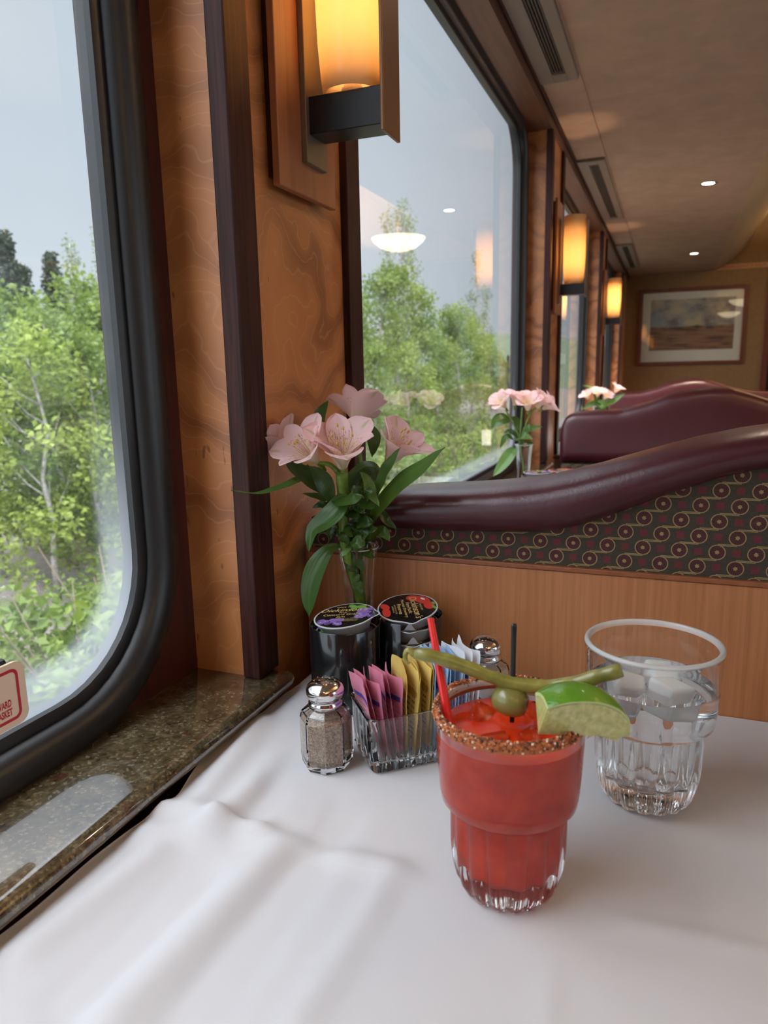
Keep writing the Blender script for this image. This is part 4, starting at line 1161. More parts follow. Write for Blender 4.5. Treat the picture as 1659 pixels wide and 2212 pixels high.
def paper(name, base, pr1, pr2, white):
    k = NT(name); s2 = k.n('SeparateXYZ', {0: k.n('TexCoord').outputs['UV']}); U, V = s2.outputs[0], s2.outputs[1]
    wr = k.noise(k.obj((1, 1, 1)), 140, 3)
    col = k.mix(wr, tuple(c*.88 for c in base), base)
    blk = k.math('MULTIPLY', k.math('MULTIPLY', k.step(U, .16, .20), k.step(U, .86, .82)), k.math('MULTIPLY', k.step(V, .30, .34), k.step(V, .66, .62)))
    col = k.mix(k.math('MULTIPLY', blk, white), col, (.86, .86, .88))
    lines = k.step(k.math('SINE', k.math('MULTIPLY', V, 95)), .1, .5)
    wd = k.step(k.noise(k.n('Mapping', {0: k.n('TexCoord').outputs['UV'], 3: (26, 3, 1)}).outputs[0], 1, 1), .45, .52)
    tx = k.math('MULTIPLY', k.math('MULTIPLY', lines, wd), k.math('MULTIPLY', k.math('MULTIPLY', k.step(U, .10, .14), k.step(U, .9, .86)), k.math('MULTIPLY', k.step(V, .10, .14), k.step(V, .82, .78))))
    col = k.mix(k.math('MULTIPLY', tx, .75), col, pr1)
    bar = k.math('MULTIPLY', k.step(k.math('ABSOLUTE', k.math('SUBTRACT', V, .72)), .035, .028), k.math('MULTIPLY', k.step(U, .05, .08), k.step(U, .95, .92)))
    col = k.mix(bar, col, pr2)
    p = k.n('BsdfPrincipled', {'Base Color': col, 'Roughness': .6, 'Normal': k.n('Bump', {'Height': wr, 'Strength': .25, 'Distance': .001}).outputs[0]})
    t = k.n('BsdfTranslucent', {0: col}); mx = k.n('MixShader', {0: .25, 1: p.outputs[0], 2: t.outputs[0]})
    k.t.links.new(mx.outputs[0], k.out.inputs[0]); return k.m
PAP = {'pink': paper('pink_packet', (.80, .30, .42), (.80, .12, .16), (.10, .07, .42), .35),
       'yellow': paper('yellow_packet', (.80, .60, .17), (.14, .09, .03), (.55, .30, .05), .1),
       'blue': paper('pale_blue_packet', (.44, .64, .86), (.06, .12, .45), (.05, .10, .46), .6),
       'white': paper('white_packet', (.84, .85, .88), (.25, .3, .6), (.08, .14, .55), .0)}
def packet_mesh(color, h, seed):
    r = random.Random(seed); w = .041; t = r.uniform(.0007, .0013); bend = r.uniform(-.004, .004); tw = r.uniform(-.3, .3)
    def P(u, v, sg):
        x = (u-.5)*w*(1-.05*(v > .96)); z = h*v
        prof = max(0, (sin(pi*min(max((u-.04)/.92, 0), 1))*sin(pi*min(max((v-.06)/.86, 0), 1))))**.6
        y = sg*(t*prof+.00012)+bend*((u-.5)**2*4)*v+.0012*noise.noise(Vector((u*3, v*4, seed)))*v+tw*(u-.5)*.006*v
        z += .0022*sin(u*pi*1.3+seed)*v-.002*abs(u-.5)*v
        return (x, y, z)
    m = MB().grid(lambda u, v: P(u, v, 1), 12, 18).grid(lambda u, v: P(1-u, v, -1), 12, 18)
    return m.mesh('sweetener_packet', PAP[color])
r_ = random.Random(21)
order = ['pink']*6+['yellow']*6+['blue']*6+['white']*3
pm = {}
for i, col_ in enumerate(order):
    h = {'pink': .064, 'yellow': .068, 'blue': .072, 'white': .077}[col_]
    key = (col_, i % 3)
    if key not in pm: pm[key] = packet_mesh(col_, h, 7*i+1)
    o = bpy.data.objects.new('sweetener_packet', pm[key]); COL.objects.link(o)
    s_ = .0075+(HL-.0155)*i/(len(order)-1)
    off = HW/2+r_.uniform(-.0015, .0015)
    lean = (-.16 if i < 3 else -.05 if i < 6 else .06 if i < 12 else .05)+r_.uniform(-.02, .02)
    s_ -= lean*-.0 + 0
    x = -.1972+s_*cos(LA)-off*sin(LA); y = .4635+s_*sin(LA)+off*cos(LA)
    o.location = (x, y, TZ+.0088+r_.uniform(0, .0025))
    o.rotation_euler = (Matrix.Rotation(LA, 3, 'Z') @ Matrix.Rotation(lean+pi/2*0, 3, 'Y') @ Matrix.Rotation(pi/2+r_.uniform(-.07, .07), 3, 'Z')).to_euler()
    tag(o, {'pink': 'pink paper sweetener packet at the left end of the glass holder', 'yellow': 'yellow paper sweetener packet in the middle of the glass holder',
            'blue': 'pale blue paper sweetener packet right of the yellow ones', 'white': 'white paper packet at the far right end of the glass holder'}[col_], 'packet', col_+' packets in the glass holder')

# ================================================================== JAM CUPS IN THE BLACK DOUBLE STAND
CA, CBB = Vector((-.2690, .5750, TZ+.0006)), Vector((-.2215, .6165, TZ+.0006))
def arc_wall(m, c, r0, r1, a0, a1, z0, z1, n=60):
    vs = []; fs = []
    full = abs(a1-a0-2*pi) < 1e-6
    for i in range(n+(0 if full else 1)):
        a = a0+(a1-a0)*i/n
        for r, z in ((r0, z0), (r1, z0), (r1, z1-.0008), (r1-.0005, z1), (r0+.0005, z1), (r0, z1-.0008)): vs.append((c[0]+r*cos(a), c[1]+r*sin(a), z))
    tot = n if full else n
    cnt = n if full else n+1
    for i in range(tot):
        q = (i+1) % cnt
        for k_ in range(6):
            k2 = (k_+1) % 6
            fs.append((i*6+k_, q*6+k_, q*6+k2, i*6+k2))
    if not full: fs += [tuple(range(6)), tuple(n*6+k_ for k_ in range(5, -1, -1))]
    return m.add(vs, fs)
def make_stand(label, loc):
    t = thing('jam_stand', label, 'stand', loc, group='black double jam stands')
    for c, sl, nm in ((Vector((0, 0, 0)), RD(128), 'left_barrel'), (CBB-CA, RD(-52), 'right_barrel')):
        m = MB(); hw = RD(31)
        arc_wall(m, c, .0316, .0332, sl+hw, sl+2*pi-hw, .0, .0785)
        m.lathe([(0, 0), (.0318, 0), (.0318, .002), (0, .002)], 48, c=tuple(c))
        m.build('barrel', 'black_plastic', t, sharp=40)
    return t
js = make_stand('black double-barrel jam stand holding stacked jam cups, beside the flower vase', CA)
GRP = {}
def lid_art(kind):
    """printed lid: disc with tab, fruit print and gold lettering, in one mesh"""
    m = MB(); R = .0288
    out = []
    for i in range(72):
        a = 2*pi*i/72; d = abs(((a+pi) % (2*pi))-pi)
        out.append(((R+.0048*exp(-(d/.20)**2))*cos(a), (R+.0048*exp(-(d/.20)**2))*sin(a)))
    m.prism(out, 2, 0, .0004, 0)
    m.prism([(x*.955, y*.955) for x, y in out], 2, .0004, .0005, 1)
    r = random.Random(3 if kind == 'grape' else 8)
    def blob(x, y, rx, ry, mi, z=.00055, rot=0, n=18):
        pts = [(x+rx*cos(q)*cos(rot)-ry*sin(q)*sin(rot), y+rx*cos(q)*sin(rot)+ry*sin(q)*cos(rot)) for q in [2*pi*i/n for i in range(n)]]
        m.add([(p[0], p[1], z) for p in pts], [tuple(range(n))], mi, False)
    T = TXT[kind]
    if kind == 'grape':
        for i in range(26):
            x, y = -.0135+r.uniform(-.011, .013), -.0155+r.uniform(-.006, .0055)
            if x*x+y*y < .0255**2: blob(x, y, .0032, .0032, r.choice((2, 3, 3)), .00055+i*.00001); blob(x-.0009, y+.001, .0008, .0006, 6, .00071)
        for i in range(24):
            x, y = .0195+r.uniform(-.0065, .006), .003+r.uniform(-.010, .009)
            if x*x+y*y < .0262**2: blob(x, y, .0033, .0033, r.choice((2, 3, 3)), .00055+i*.00001); blob(x-.0009, y+.001, .0008, .0006, 6, .00072)
        for x, y, a, l in ((.010, .019, .2, .0075), (.0035, .021, 2.2, .006), (.014, .0165, -.8, .006), (.006, .0165, -2, .005)): blob(x, y, l, .0032, 4, .00055+l*.01, a)
    else:
        for x, y, rx, ry, a in ((-.012, .016, .010, .0065, .5), (.001, .0205, .008, .005, 0), (-.018, .008, .007, .006, 1.1)): blob(x, y, rx, ry, 5, .00055+rx*.01, a)
        for x, y, rx, ry, a in ((.006, -.021, .009, .004, 0), (-.006, -.021, .007, .004, .3)): blob(x, y, rx, ry, 5, .00056+rx*.01, a)
        for x, y, a, l in ((.006, .0245, .2, .004), (-.002, .0255, .1, .003)): blob(x, y, l, .0016, 4, .0007, a)
        blob(-.0135, .017, .003, .0015, 6, .0008, .5)
    for body, size, x, y, sh, sx in T:
        m.text(body, size, frame((1, 0, 0), (0, 1, 0), (0, 0, 1), (x, y, .0009)), 7, shear=sh, sx=sx)
    return m
TXT = {'grape': [('SINCE 1897', .0034, -.003, .0190, 0, 1), ("Dickinson's", .0098, -.003, .0120, .25, 1), ('Pure', .0042, -.003, .0060, .2, 1), ("Concord Grape", .0056, -.003, .0015, .15, 1), ('Jam', .0056, -.003, -.0038, .15, 1), ('NET WT 0.5 OZ (14g)', .0022, .005, -.0085, 0, 1), ('WASHINGTON', .0020, .008, -.0115, 0, 1), ('DISTRIBUTED BY', .0018, .008, -.0140, 0, 1)],
       'berry': [('SINCE 1897', .0028, .003, .0125, 0, 1), ("Dickinson's", .0098, .002, .0072, .25, 1), ('Pure Pacific', .0050, .002, .0010, .15, 1), ('Mountain Strawberry', .0043, .002, -.0032, .1, 1), ('Preserves', .0054, .002, -.0078, .15, 1), ('NET WT 0.5 OZ (14g)', .0020, .002, -.0118, 0, 1), ('DISTRIBUTED BY', .0018, .002, -.0142, 0, 1)]}
LIDM = ['white_plastic', plain('black_lid_print', (.008, .007, .008), .25, Coat_Weight=.4), plain('grape_dark', (.10, .05, .22), .35), plain('grape_violet', (.24, .15, .48), .35), plain('print_green', (.16, .38, .06), .4), plain('print_red', (.62, .05, .035), .35), plain('print_light', (.72, .62, .80), .4), plain('gold_print', (.78, .56, .20), .4)]
LID_ME = {k_: lid_art(k_).mesh('printed_lid', LIDM) for k_ in ('grape', 'berry')}
cupm = MB().lathe([(0, 0), (.0205, 0), (.0215, .0006), (.0255, .0128), (.0288, .0130), (.0288, .0136), (.0246, .0136), (.0205, .0014), (0, .0012)], 48).mesh('cup', M['white_plastic'])
def jam_cup(kind, loc, rz, tilt, label, grp, flap=False):
    t = thing('jam_cup', label, 'jam cup', loc, group=grp)
    a = bpy.data.objects.new('cup', cupm); b = bpy.data.objects.new('printed_lid', LID_ME[kind]); b.location = (0, 0, .0136)
    for o in (a, b): COL.objects.link(o); o.parent = t
    if flap:
        m = MB(); pts = [(.026, -.0095), (.0275, -.0050), (.0325, -.0015), (.0335, 0), (.0325, .0015), (.0275, .0050), (.026, .0095)]
        rise = lambda x: .0134+max(0, x-.0265)*1.15
        m.add([(.0255+(x-.026)*.35, y, rise(x)) for x, y in pts]+[(.0259+(x-.026)*.35, y, rise(x)) for x, y in pts], [tuple(range(7)), tuple(range(13, 6, -1))]+[(i, (i+1) % 7, 7+(i+1) % 7, 7+i) for i in range(7)], 0, False)
        m.build('pull_tab', 'white_plastic', t)
    t.rotation_euler = (Matrix.Rotation(tilt[0], 3, 'X') @ Matrix.Rotation(tilt[1], 3, 'Y') @ Matrix.Rotation(rz, 3, 'Z')).to_euler()
    return t
GA, GB = 'jam cups stacked inside the left barrel', 'jam cups stacked inside the right barrel'
for i in range(6):
    last = i == 5
    b = jam_cup('grape', CA+Vector((.0015, 0, .0025+.0136*i+(.0010 if last else 0))), RD(12) if last else RD(40*i), (RD(5), RD(-5)) if last else (0, 0),
            'grape jam cup with purple fruit print on top of the left barrel' if last else 'jam cup hidden under the grape one in the left barrel', GA)
    LBS = ['lowest jam cup in the slot of the right barrel', 'second jam cup from the bottom in the slot of the right barrel', 'third jam cup from the bottom in the slot of the right barrel',
           'second white-tabbed jam cup below the top red-fruit one', 'white-tabbed jam cup just below the top red-fruit one', 'jam cup with red fruit print on top of the right barrel']
    c = jam_cup('berry', CBB+Vector((0, 0, .0025+.0136*i+(.0008 if last else 0))), RD(-68)+RD(6*(i % 2)), (RD(9), 0) if last else (0, 0), LBS[i], GB, flap=not last)
# the next table's stand, with a platform in each barrel under its top cups
j2 = copy_tree(js); j2.location = (-.262, 1.575, TZ); j2['label'] = 'black jam stand beside the second flower vase'
MB().lathe([(0, .002), (.030, .002), (.030, .0695), (0, .0695)], 32).lathe([(0, .002), (.030, .002), (.030, .0695), (0, .0695)], 32, c=tuple(CBB-CA)).build('lifter', 'black_plastic', j2)
jam_cup('grape', (-.262, 1.575, TZ+.0705), RD(12), (0, 0), 'grape jam cup on the left of the far jam stand', 'jam cups in the far stand')
jam_cup('berry', (-.262+.0475, 1.575+.0415, TZ+.0705), RD(-60), (0, 0), 'jam cup on the right of the far jam stand', 'jam cups in the far stand')
# ================================================================== FLOWERS
def petal_mat(name, flecks, tip):
    k = NT(name); s2 = k.n('SeparateXYZ', {0: k.n('TexCoord').outputs['UV']}); U, V = s2.outputs[0], s2.outputs[1]
    vc = k.math('ABSOLUTE', k.math('SUBTRACT', V, .5))
    col = k.mix(k.step(U, .12, .5), (.84, .74, .56), (.88, .64, .63))
    col = k.mix(k.math('MULTIPLY', k.step(U, .5, 1.0), .6), col, (.90, .56, .58))
    vein = k.math('MULTIPLY', k.step(k.math('SINE', k.math('MULTIPLY', V, 75)), .6, 1), .15)
    col = k.mix(vein, col, (.80, .50, .52))
    if flecks:
        yel = k.math('MULTIPLY', k.step(U, .66, .4), k.step(U, .10, .26)); col = k.mix(k.math('MULTIPLY', yel, .75), col, (.86, .70, .42))
        st = k.step(k.math('SINE', k.math('MULTIPLY', V, 88)), .35, .75)
        ns_ = k.step(k.noise(k.n('Mapping', {0: k.n('TexCoord').outputs['UV'], 3: (17, 13, 1)}).outputs[0], 1, 1), .52, .58)
        f = k.math('MULTIPLY', k.math('MULTIPLY', st, ns_), k.math('MULTIPLY', k.step(U, .2, .27), k.step(U, .74, .64)))
        col = k.mix(k.math('MULTIPLY', f, .9), col, (.22, .025, .05))
    if tip:
        g = k.math('MULTIPLY', k.step(vc, .10, .02), k.math('MULTIPLY', k.step(U, .70, .84), k.step(U, .995, .95)))
        col = k.mix(k.math('MULTIPLY', g, .6), col, (.42, .46, .16))
    p = k.n('BsdfPrincipled', {'Base Color': col, 'Roughness': .5, 'Sheen Weight': .15})
    t = k.n('BsdfTranslucent', {0: col}); mx = k.n('MixShader', {0: .35, 1: p.outputs[0], 2: t.outputs[0]})
    k.t.links.new(mx.outputs[0], k.out.inputs[0]); return k.m
M['petal_out'] = petal_mat('pink_outer_petal', False, True)
M['petal_in'] = petal_mat('pink_flecked_petal', True, False)
def leaf_mat(name, a, b):
    k = NT(name); s2 = k.n('SeparateXYZ', {0: k.n('TexCoord').outputs['UV']}); V = s2.outputs[1]
    v = k.step(k.math('SINE', k.math('MULTIPLY', V, 44)), .4, 1)
    n_ = k.noise(k.obj((1, 1, 1)), 45, 2)
    col = k.mix(n_, a, b); col = k.mix(k.math('MULTIPLY', v, .18), col, (.14, .25, .05))
    p = k.n('BsdfPrincipled', {'Base Color': col, 'Roughness': .36, 'Normal': k.n('Bump', {'Height': v, 'Strength': .12, 'Distance': .001}).outputs[0]})
    t = k.n('BsdfTranslucent', {0: k.mix(.5, col, (.22, .40, .04))}); mx = k.n('MixShader', {0: .28, 1: p.outputs[0], 2: t.outputs[0]})
    k.t.links.new(mx.outputs[0], k.out.inputs[0]); return k.m
M['leaf'] = leaf_mat('flower_leaf', (.030, .085, .014), (.062, .14, .025))
M['leaf_light'] = leaf_mat('flower_leaf_light', (.10, .22, .055), (.15, .29, .08))
M['leaf_dark'] = leaf_mat('flower_leaf_dark', (.016, .045, .010), (.035, .08, .018))
M['stalk'] = speckle('green_stalk', (.09, .17, .02), (.17, .27, .035), 60, .4)
M['stalk_brown'] = plain('brown_stalk', (.12, .06, .03), .5)
M['anther'] = plain('ochre_anther', (.55, .36, .06), .6)
M['filament'] = plain('pale_filament', (.72, .48, .44), .5)

def petal_mesh(L, wd, t0, t1, curl, cup, seed, inner):
    r = random.Random(seed)
    # centre line in the (radial, axial) plane
    N = 16; pts = [(0, 0)]; x = .0016; z = 0; path = [(x, z)]
    for i in range(N):
        t = (i+.5)/N
        a = t0+(t1-t0)*min(1, t*1.5)+curl*max(0, t-.6)**1.4*2.5
        x += sin(a)*L/N; z += cos(a)*L/N; path.append((x, z))
    def W(t):
        b = sin(pi*min(1, t**(1.55 if inner else 1.45)*.86+.05))
        return wd*max(.13, b)**(.85 if inner else .72)*(1 if t < .90 else max(.0, (1-t)/.10)**.5)
    def P(u, v):
        k_ = min(int(u*N), N-1); f = u*N-k_
        px_ = path[k_][0]+(path[k_+1][0]-path[k_][0])*f; pz_ = path[k_][1]+(path[k_+1][1]-path[k_][1])*f
        dx_, dz_ = path[k_+1][0]-path[k_][0], path[k_+1][1]-path[k_][1]; l_ = sqrt(dx_*dx_+dz_*dz_)
        nx_, nz_ = -dz_/l_, dx_/l_         # towards the axis
        s_ = (v-.5)*2
        b = cup*W(u)*(s_*s_)*.5*(1-.75*u)+.0009*noise.noise(Vector((u*4, v*5, seed)))*u+.0009*sin(v*19+seed)*(u**4)*(abs(s_)**2)
        y_ = s_*W(u)*.5
        return (px_+nx_*b, y_, pz_+nz_*b)
    return MB().grid(P, 16, 10)
def bloom(parent, c, axis, spin, L, opn, seed, simple=False, wide=1.0):
    axis = Vector(axis).normalized()
    e1 = axis.cross(Vector((.31, .22, .92))).normalized(); e2 = axis.cross(e1)
    XF = frame(e1, e2, axis, c)
    b = MB().lathe([(0, -.012), (.0016, -.0115), (.0026, -.006), (.0024, -.001), (.0010, .001)], 12)
    o = bpy.data.objects.new('bloom', b.mesh('bloom', 'stalk')); COL.objects.link(o); o.parent = parent; o.matrix_local = XF
    for q in range(6):
        inner = q % 2
        pm_ = petal_mesh(L*(1.0 if not inner else .97), L*(.60 if not inner else .40)*wide, RD(12), opn*(1.0 if not inner else .82)*(1+.10*sin(q*2.1+seed)), RD(30) if not inner else RD(14), .60, seed*7+q, inner)
        p = bpy.data.objects.new('petal', pm_.mesh('petal', 'petal_in' if inner else 'petal_out')); COL.objects.link(p); p.parent = o
        p.rotation_euler = (0, 0, spin+q*pi/3)
    if not simple:
        m = MB(); r = random.Random(seed)
        for q in range(6):
            a = spin+.4+q*pi/3+r.uniform(-.3, .3); R_ = L*.16*r.uniform(.6, 1.2); h = L*r.uniform(.55, .78)
            pts = [(cos(a)*.0012, sin(a)*.0012, 0), (cos(a)*R_*.5, sin(a)*R_*.5, h*.6), (cos(a)*R_, sin(a)*R_, h)]
            m.tube(catmull(pts, 6), [.0005]*7, 6, 0)
            m.ball((cos(a)*R_, sin(a)*R_, h+.001), .0012, 1, 1, (1, .8, 2.0))
        s_ = bpy.data.objects.new('stamens', m.mesh('stamens', ['filament', 'anther'])); COL.objects.link(s_); s_.parent = o
    return o
def leaf(parent, pts, wd, nrm, fold=.25, mat='leaf', shape=1.0, twist=0.0, org=None):
    org = Vector(org or (0, 0, 0)); P = catmull([Vector(p)-org for p in pts], 18); N = 18
    nrm = Vector(nrm).normalized()
    def W(t): return wd*(max(0, sin(pi*min(1, (t*.94+.06)**shape)))**.8)*(1 if t < .9 else max(0, (1-t)/.1)**.6)+.0004*(1-t)
    def F(u, v):
        i = min(int(u*N+1e-9), N-1); f = u*N-i
        p = P[i].lerp(P[i+1], f); t = (P[min(i+2, N)]-P[max(i-1, 0)]).normalized()
        n_ = (nrm-t*nrm.dot(t)).normalized()
        if twist: n_ = Matrix.Rotation(twist*u, 3, t) @ n_
        s_ = n_.cross(t); q = (v-.5)*2
        return p+s_*(q*W(u)*.5)+n_*(abs(q)*W(u)*.5*fold+.0006*sin(u*15+v*6)*abs(q))
    m = MB().grid(F, 22, 8)
    o = bpy.data.objects.new('leaf', m.mesh('leaf', mat)); COL.objects.link(o); o.parent = parent
    return o
def make_vase(name, label, loc, H=.139):
    t = thing(name, label, 'vase', loc, group='glass bud vases')
    s = H/.139
    o_ = [(0, .001), (.017, .001), (.0195, 0), (.0205, .004), (.0195, .012), (.0165, .030), (.0150, .055), (.0150, .080), (.0165, .105), (.0190, .128), (.0206, .1378), (.0206, .1390)]
    i_ = [(.0194, .1388), (.0188, .134), (.0172, .120), (.0150, .100), (.0136, .080), (.0136, .055), (.0150, .030), (.0165, .014), (.014, .0085), (0, .008)]
    def rib(r, z, a, j): return r*(1+(.03*cos(10*a) if 2 <= j <= 4 else 0))
    g = MB().lathe([(r*s, z*s) for r, z in o_], 60, rfun=rib)
    g.f.pop(); g.mi.pop(); g.sm.pop()
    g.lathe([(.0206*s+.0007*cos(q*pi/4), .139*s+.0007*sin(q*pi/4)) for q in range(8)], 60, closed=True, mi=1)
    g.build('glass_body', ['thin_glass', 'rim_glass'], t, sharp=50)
    return t, [(r*s, z*s) for r, z in reversed(i_)]
CAMB = -FWD
VB = Vector((-.2800, .6340, TZ+.0006))
vt, vin = make_vase('bud_vase', 'clear glass vase of pink flowers, green stems and leaves on the near table', VB, .136)
fw = fill(vin, .079, .0002)
vw = MB().lathe(fw+[(0, .079)], 40).build('vase_water', 'thin_water' if 'thin_water' in M else 'thin_glass', loc=VB); tag(vw, 'water standing in the near flower vase', 'water')

FA = thing('flower_stem', 'thick green stem with the two large front-facing pink blooms of the near vase', 'flower', VB, group='pink flower stems in the near vase')
FB = thing('flower_stem', 'stem with the pink blooms turned to the left edge of the near bunch', 'flower', VB, group='pink flower stems in the near vase')
FC = thing('flower_stem', 'stem with the pink blooms at the top and right of the near bunch', 'flower', VB, group='pink flower stems in the near vase')
LV = thing('leaf_sprig', 'bushy sprig of small dark green leaves at the mouth of the near vase', 'greenery', VB, group='leaf sprigs in the near vase')
def rel(p): return Vector(p)-VB
def stalk(parent, pts, r0, r1, mat='stalk'):
    P = catmull(pts, 24)
    m = MB().tube(P, [r0+(r1-r0)*i/24 for i in range(25)], 12)
    o = bpy.data.objects.new('stalk', m.mesh('stalk', mat)); COL.objects.link(o); o.parent = parent; return o
# stems
stalk(FA, [(.004, -.002, .010), (.003, -.001, .07), rel((-0.2828, 0.6120, 0.8872)), rel((-0.2813, 0.6060, 0.9382)), rel((-0.2786, 0.5980, 0.9650))], .0042, .0058)
stalk(FA, [rel((-0.2806, 0.6020, 0.9609)), rel((-0.2892, 0.5980, 0.9720)), rel((-0.3001, 0.5960, 0.9741))], .0028, .0020)
stalk(FB, [(-.004, .003, .010), (-.004, .002, .07), rel((-0.2833, 0.6180, 0.8949)), rel((-0.2989, 0.6180, 0.9308)), rel((-0.3065, 0.6120, 0.9518)), rel((-0.3191, 0.6060, 0.9701))], .0026, .0018, 'stalk_brown')
stalk(FB, [rel((-0.3065, 0.6120, 0.9518)), rel((-0.3301, 0.6200, 0.9658)), rel((-0.3477, 0.6220, 0.9742))], .0018, .0014)
stalk(FC, [(.004, .005, .010), (.003, .004, .07), rel((-0.2737, 0.6250, 0.8894)), rel((-0.2733, 0.6350, 0.9336)), rel((-0.2791, 0.6450, 0.9687)), rel((-0.2864, 0.6500, 0.9977))], .0026, .0019)
stalk(FC, [rel((-0.2732, 0.6350, 0.9359)), rel((-0.2584, 0.6320, 0.9529)), rel((-0.2470, 0.6280, 0.9672))], .0019, .0015)
# blooms
bloom(FA, rel((-0.2770, 0.5980, 0.9693)), CAMB*.62+UP*.80-RIGHT*.02, .30, .0540, RD(54), 3, wide=1.08)
bloom(FA, rel((-0.3016, 0.5970, 0.9739)), CAMB*.62-RIGHT*.50+UP*.55, .75, .0480, RD(56), 5)
bloom(FB, rel((-0.3298, 0.6060, 0.9756)), -RIGHT*.60+UP*.75+FWD*.05, .2, .0450, RD(48), 9)
bloom(FC, rel((-0.2863, 0.6500, 1.0000)), UP*.85+RIGHT*.10+FWD*.35, .55, .0480, RD(58), 12)
bloom(FC, rel((-0.2437, 0.6220, 0.9698)), RIGHT*.50+UP*.72+CAMB*.42, .55, .0500, RD(50), 14)
# leaves of the near bunch
leaf(FB, [(-0.3032, 0.6120, 0.9488), (-0.3164, 0.6000, 0.9599), (-0.3201, 0.5600, 0.9554), (-0.3253, 0.5250, 0.9558), (-0.3278, 0.4900, 0.9637)], .0125, UP*.9+CAMB*.35, .2, 'leaf', .8, org=VB)
leaf(FC, [(-0.2636, 0.6220, 0.9091), (-0.2433, 0.6120, 0.9368), (-0.2209, 0.6020, 0.9566), (-0.1968, 0.5920, 0.9742), (-0.1748, 0.5850, 0.9923)], .0215, CAMB*.8+UP*.5-RIGHT*.35, .2, 'leaf', .95, org=VB)
leaf(FA, [(-0.2866, 0.6100, 0.8929), (-0.2967, 0.6000, 0.8890), (-0.3042, 0.5920, 0.8745), (-0.3110, 0.5880, 0.8520), (-0.3122, 0.5860, 0.8246)], .0225, CAMB*.85-RIGHT*.4+UP*.2, .22, 'leaf', 1.45, org=VB)
leaf(FA, [(-0.2755, 0.6000, 0.9448), (-0.2808, 0.5900, 0.9314), (-0.2921, 0.5850, 0.9204), (-0.3034, 0.5820, 0.9115), (-0.3067, 0.5800, 0.8904)], .0225, CAMB*.8+UP*.4-RIGHT*.3, .25, 'leaf', .72, org=VB)
leaf(FA, [(-0.2871, 0.5980, 0.9402), (-0.2739, 0.5880, 0.9408), (-0.2618, 0.5840, 0.9438), (-0.2530, 0.5880, 0.9469)], .0165, CAMB*.75+UP*.6, .12, 'leaf', .9, org=VB)
leaf(FC, [(-0.2663, 0.6150, 0.9639), (-0.2553, 0.6050, 0.9570), (-0.2489, 0.5980, 0.9463), (-0.2398, 0.5940, 0.9354)], .0100, CAMB*.8+RIGHT*.2+UP*.5, .2, 'leaf_light', 1.1, org=VB)
leaf(FB, [(-0.3285, 0.6400, 0.9921), (-0.3270, 0.6420, 1.0025), (-0.3223, 0.6440, 1.0161), (-0.3140, 0.6480, 1.0300)], .0150, CAMB*.8+RIGHT*.4, .3, 'leaf', .9, org=VB)
leaf(FC, [(-0.2745, 0.6400, 1.0032), (-0.2656, 0.6360, 1.0005), (-0.2604, 0.6320, 0.9907), (-0.2614, 0.6300, 0.9763)], .0165, CAMB*.8+RIGHT*.4+UP*.3, .25, 'leaf_dark', .9, org=VB)
leaf(FB, [(-0.2956, 0.6000, 0.9448), (-0.3046, 0.5920, 0.9571), (-0.3166, 0.5880, 0.9668), (-0.3324, 0.5880, 0.9742)], .0185, CAMB*.8+UP*.55, .2, 'leaf_dark', .95, org=VB)
leaf(FA, [(-0.2890, 0.5960, 0.9387), (-0.2913, 0.5900, 0.9527), (-0.2966, 0.5880, 0.9632), (-0.3067, 0.5880, 0.9723)], .0170, CAMB*.85+UP*.4, .2, 'leaf_dark', .95, org=VB)
leaf(FB, [(-0.3380, 0.6100, 0.9759), (-0.3387, 0.6000, 0.9806), (-0.3406, 0.5940, 0.9856), (-0.3460, 0.5900, 0.9903)], .0100, CAMB*.6+UP*.7, .25, 'leaf', .9, org=VB)
leaf(FC, [(-0.2506, 0.6120, 0.9421), (-0.2405, 0.6040, 0.9611), (-0.2307, 0.5980, 0.9749), (-0.2183, 0.5940, 0.9906)], .0125, CAMB*.8-RIGHT*.4+UP*.3, .25, 'leaf', .95, org=VB)
leaf(FC, [(-0.2811, 0.6250, 0.9372), (-0.2748, 0.6280, 0.9493), (-0.2611, 0.6250, 0.9605), (-0.2516, 0.6220, 0.9502)], .0200, CAMB*.7+UP*.6, .3, 'leaf_dark', .9, org=VB)
leaf(FC, [(-0.2871, 0.6300, 0.9430), (-0.2796, 0.6340, 0.9564), (-0.2656, 0.6360, 0.9647), (-0.2524, 0.6340, 0.9573)], .0190, CAMB*.7+UP*.6, .3, 'leaf', .9, org=VB)
leaf(FC, [(-0.2550, 0.6220, 0.9277), (-0.2481, 0.6200, 0.9240), (-0.2413, 0.6180, 0.9167), (-0.2321, 0.6180, 0.9105)], .0090, UP*.8+CAMB*.4, .3, 'leaf_dark', .9, twist=.8, org=VB)
# small sprig
stalk(LV, [(.002, -.004, .010), (.002, -.003, .07), rel((-0.2719, 0.6120, 0.8902)), rel((-0.2670, 0.6080, 0.9163)), rel((-0.2679, 0.6080, 0.9363))], .0016, .0009, 'stalk_brown')
r_ = random.Random(17)
sm = []
for i in range(34):
    v_ = 1188-118*(i/33)+r_.uniform(-8, 8); u_ = 768+r_.uniform(-20, 24)
    a = r_.uniform(-1.5, 1.5) if i % 3 else r_.uniform(-2.4, 2.4); L_ = r_.uniform(26, 44)
    y0 = .612+r_.uniform(-.014, .018)
    sm.append((u_, v_, y0, u_+L_*sin(a), v_-L_*cos(a)*.8, y0+r_.uniform(-.012, .006), r_.choice(('leaf_dark', 'leaf_dark', 'leaf', 'leaf'))))
def atf(u, v, Y):
    d = RIGHT*((u-829.5)/1549.1)-UP*((v-1106)/1549.1)+FWD
    return EYE+d*(Y/d.y)
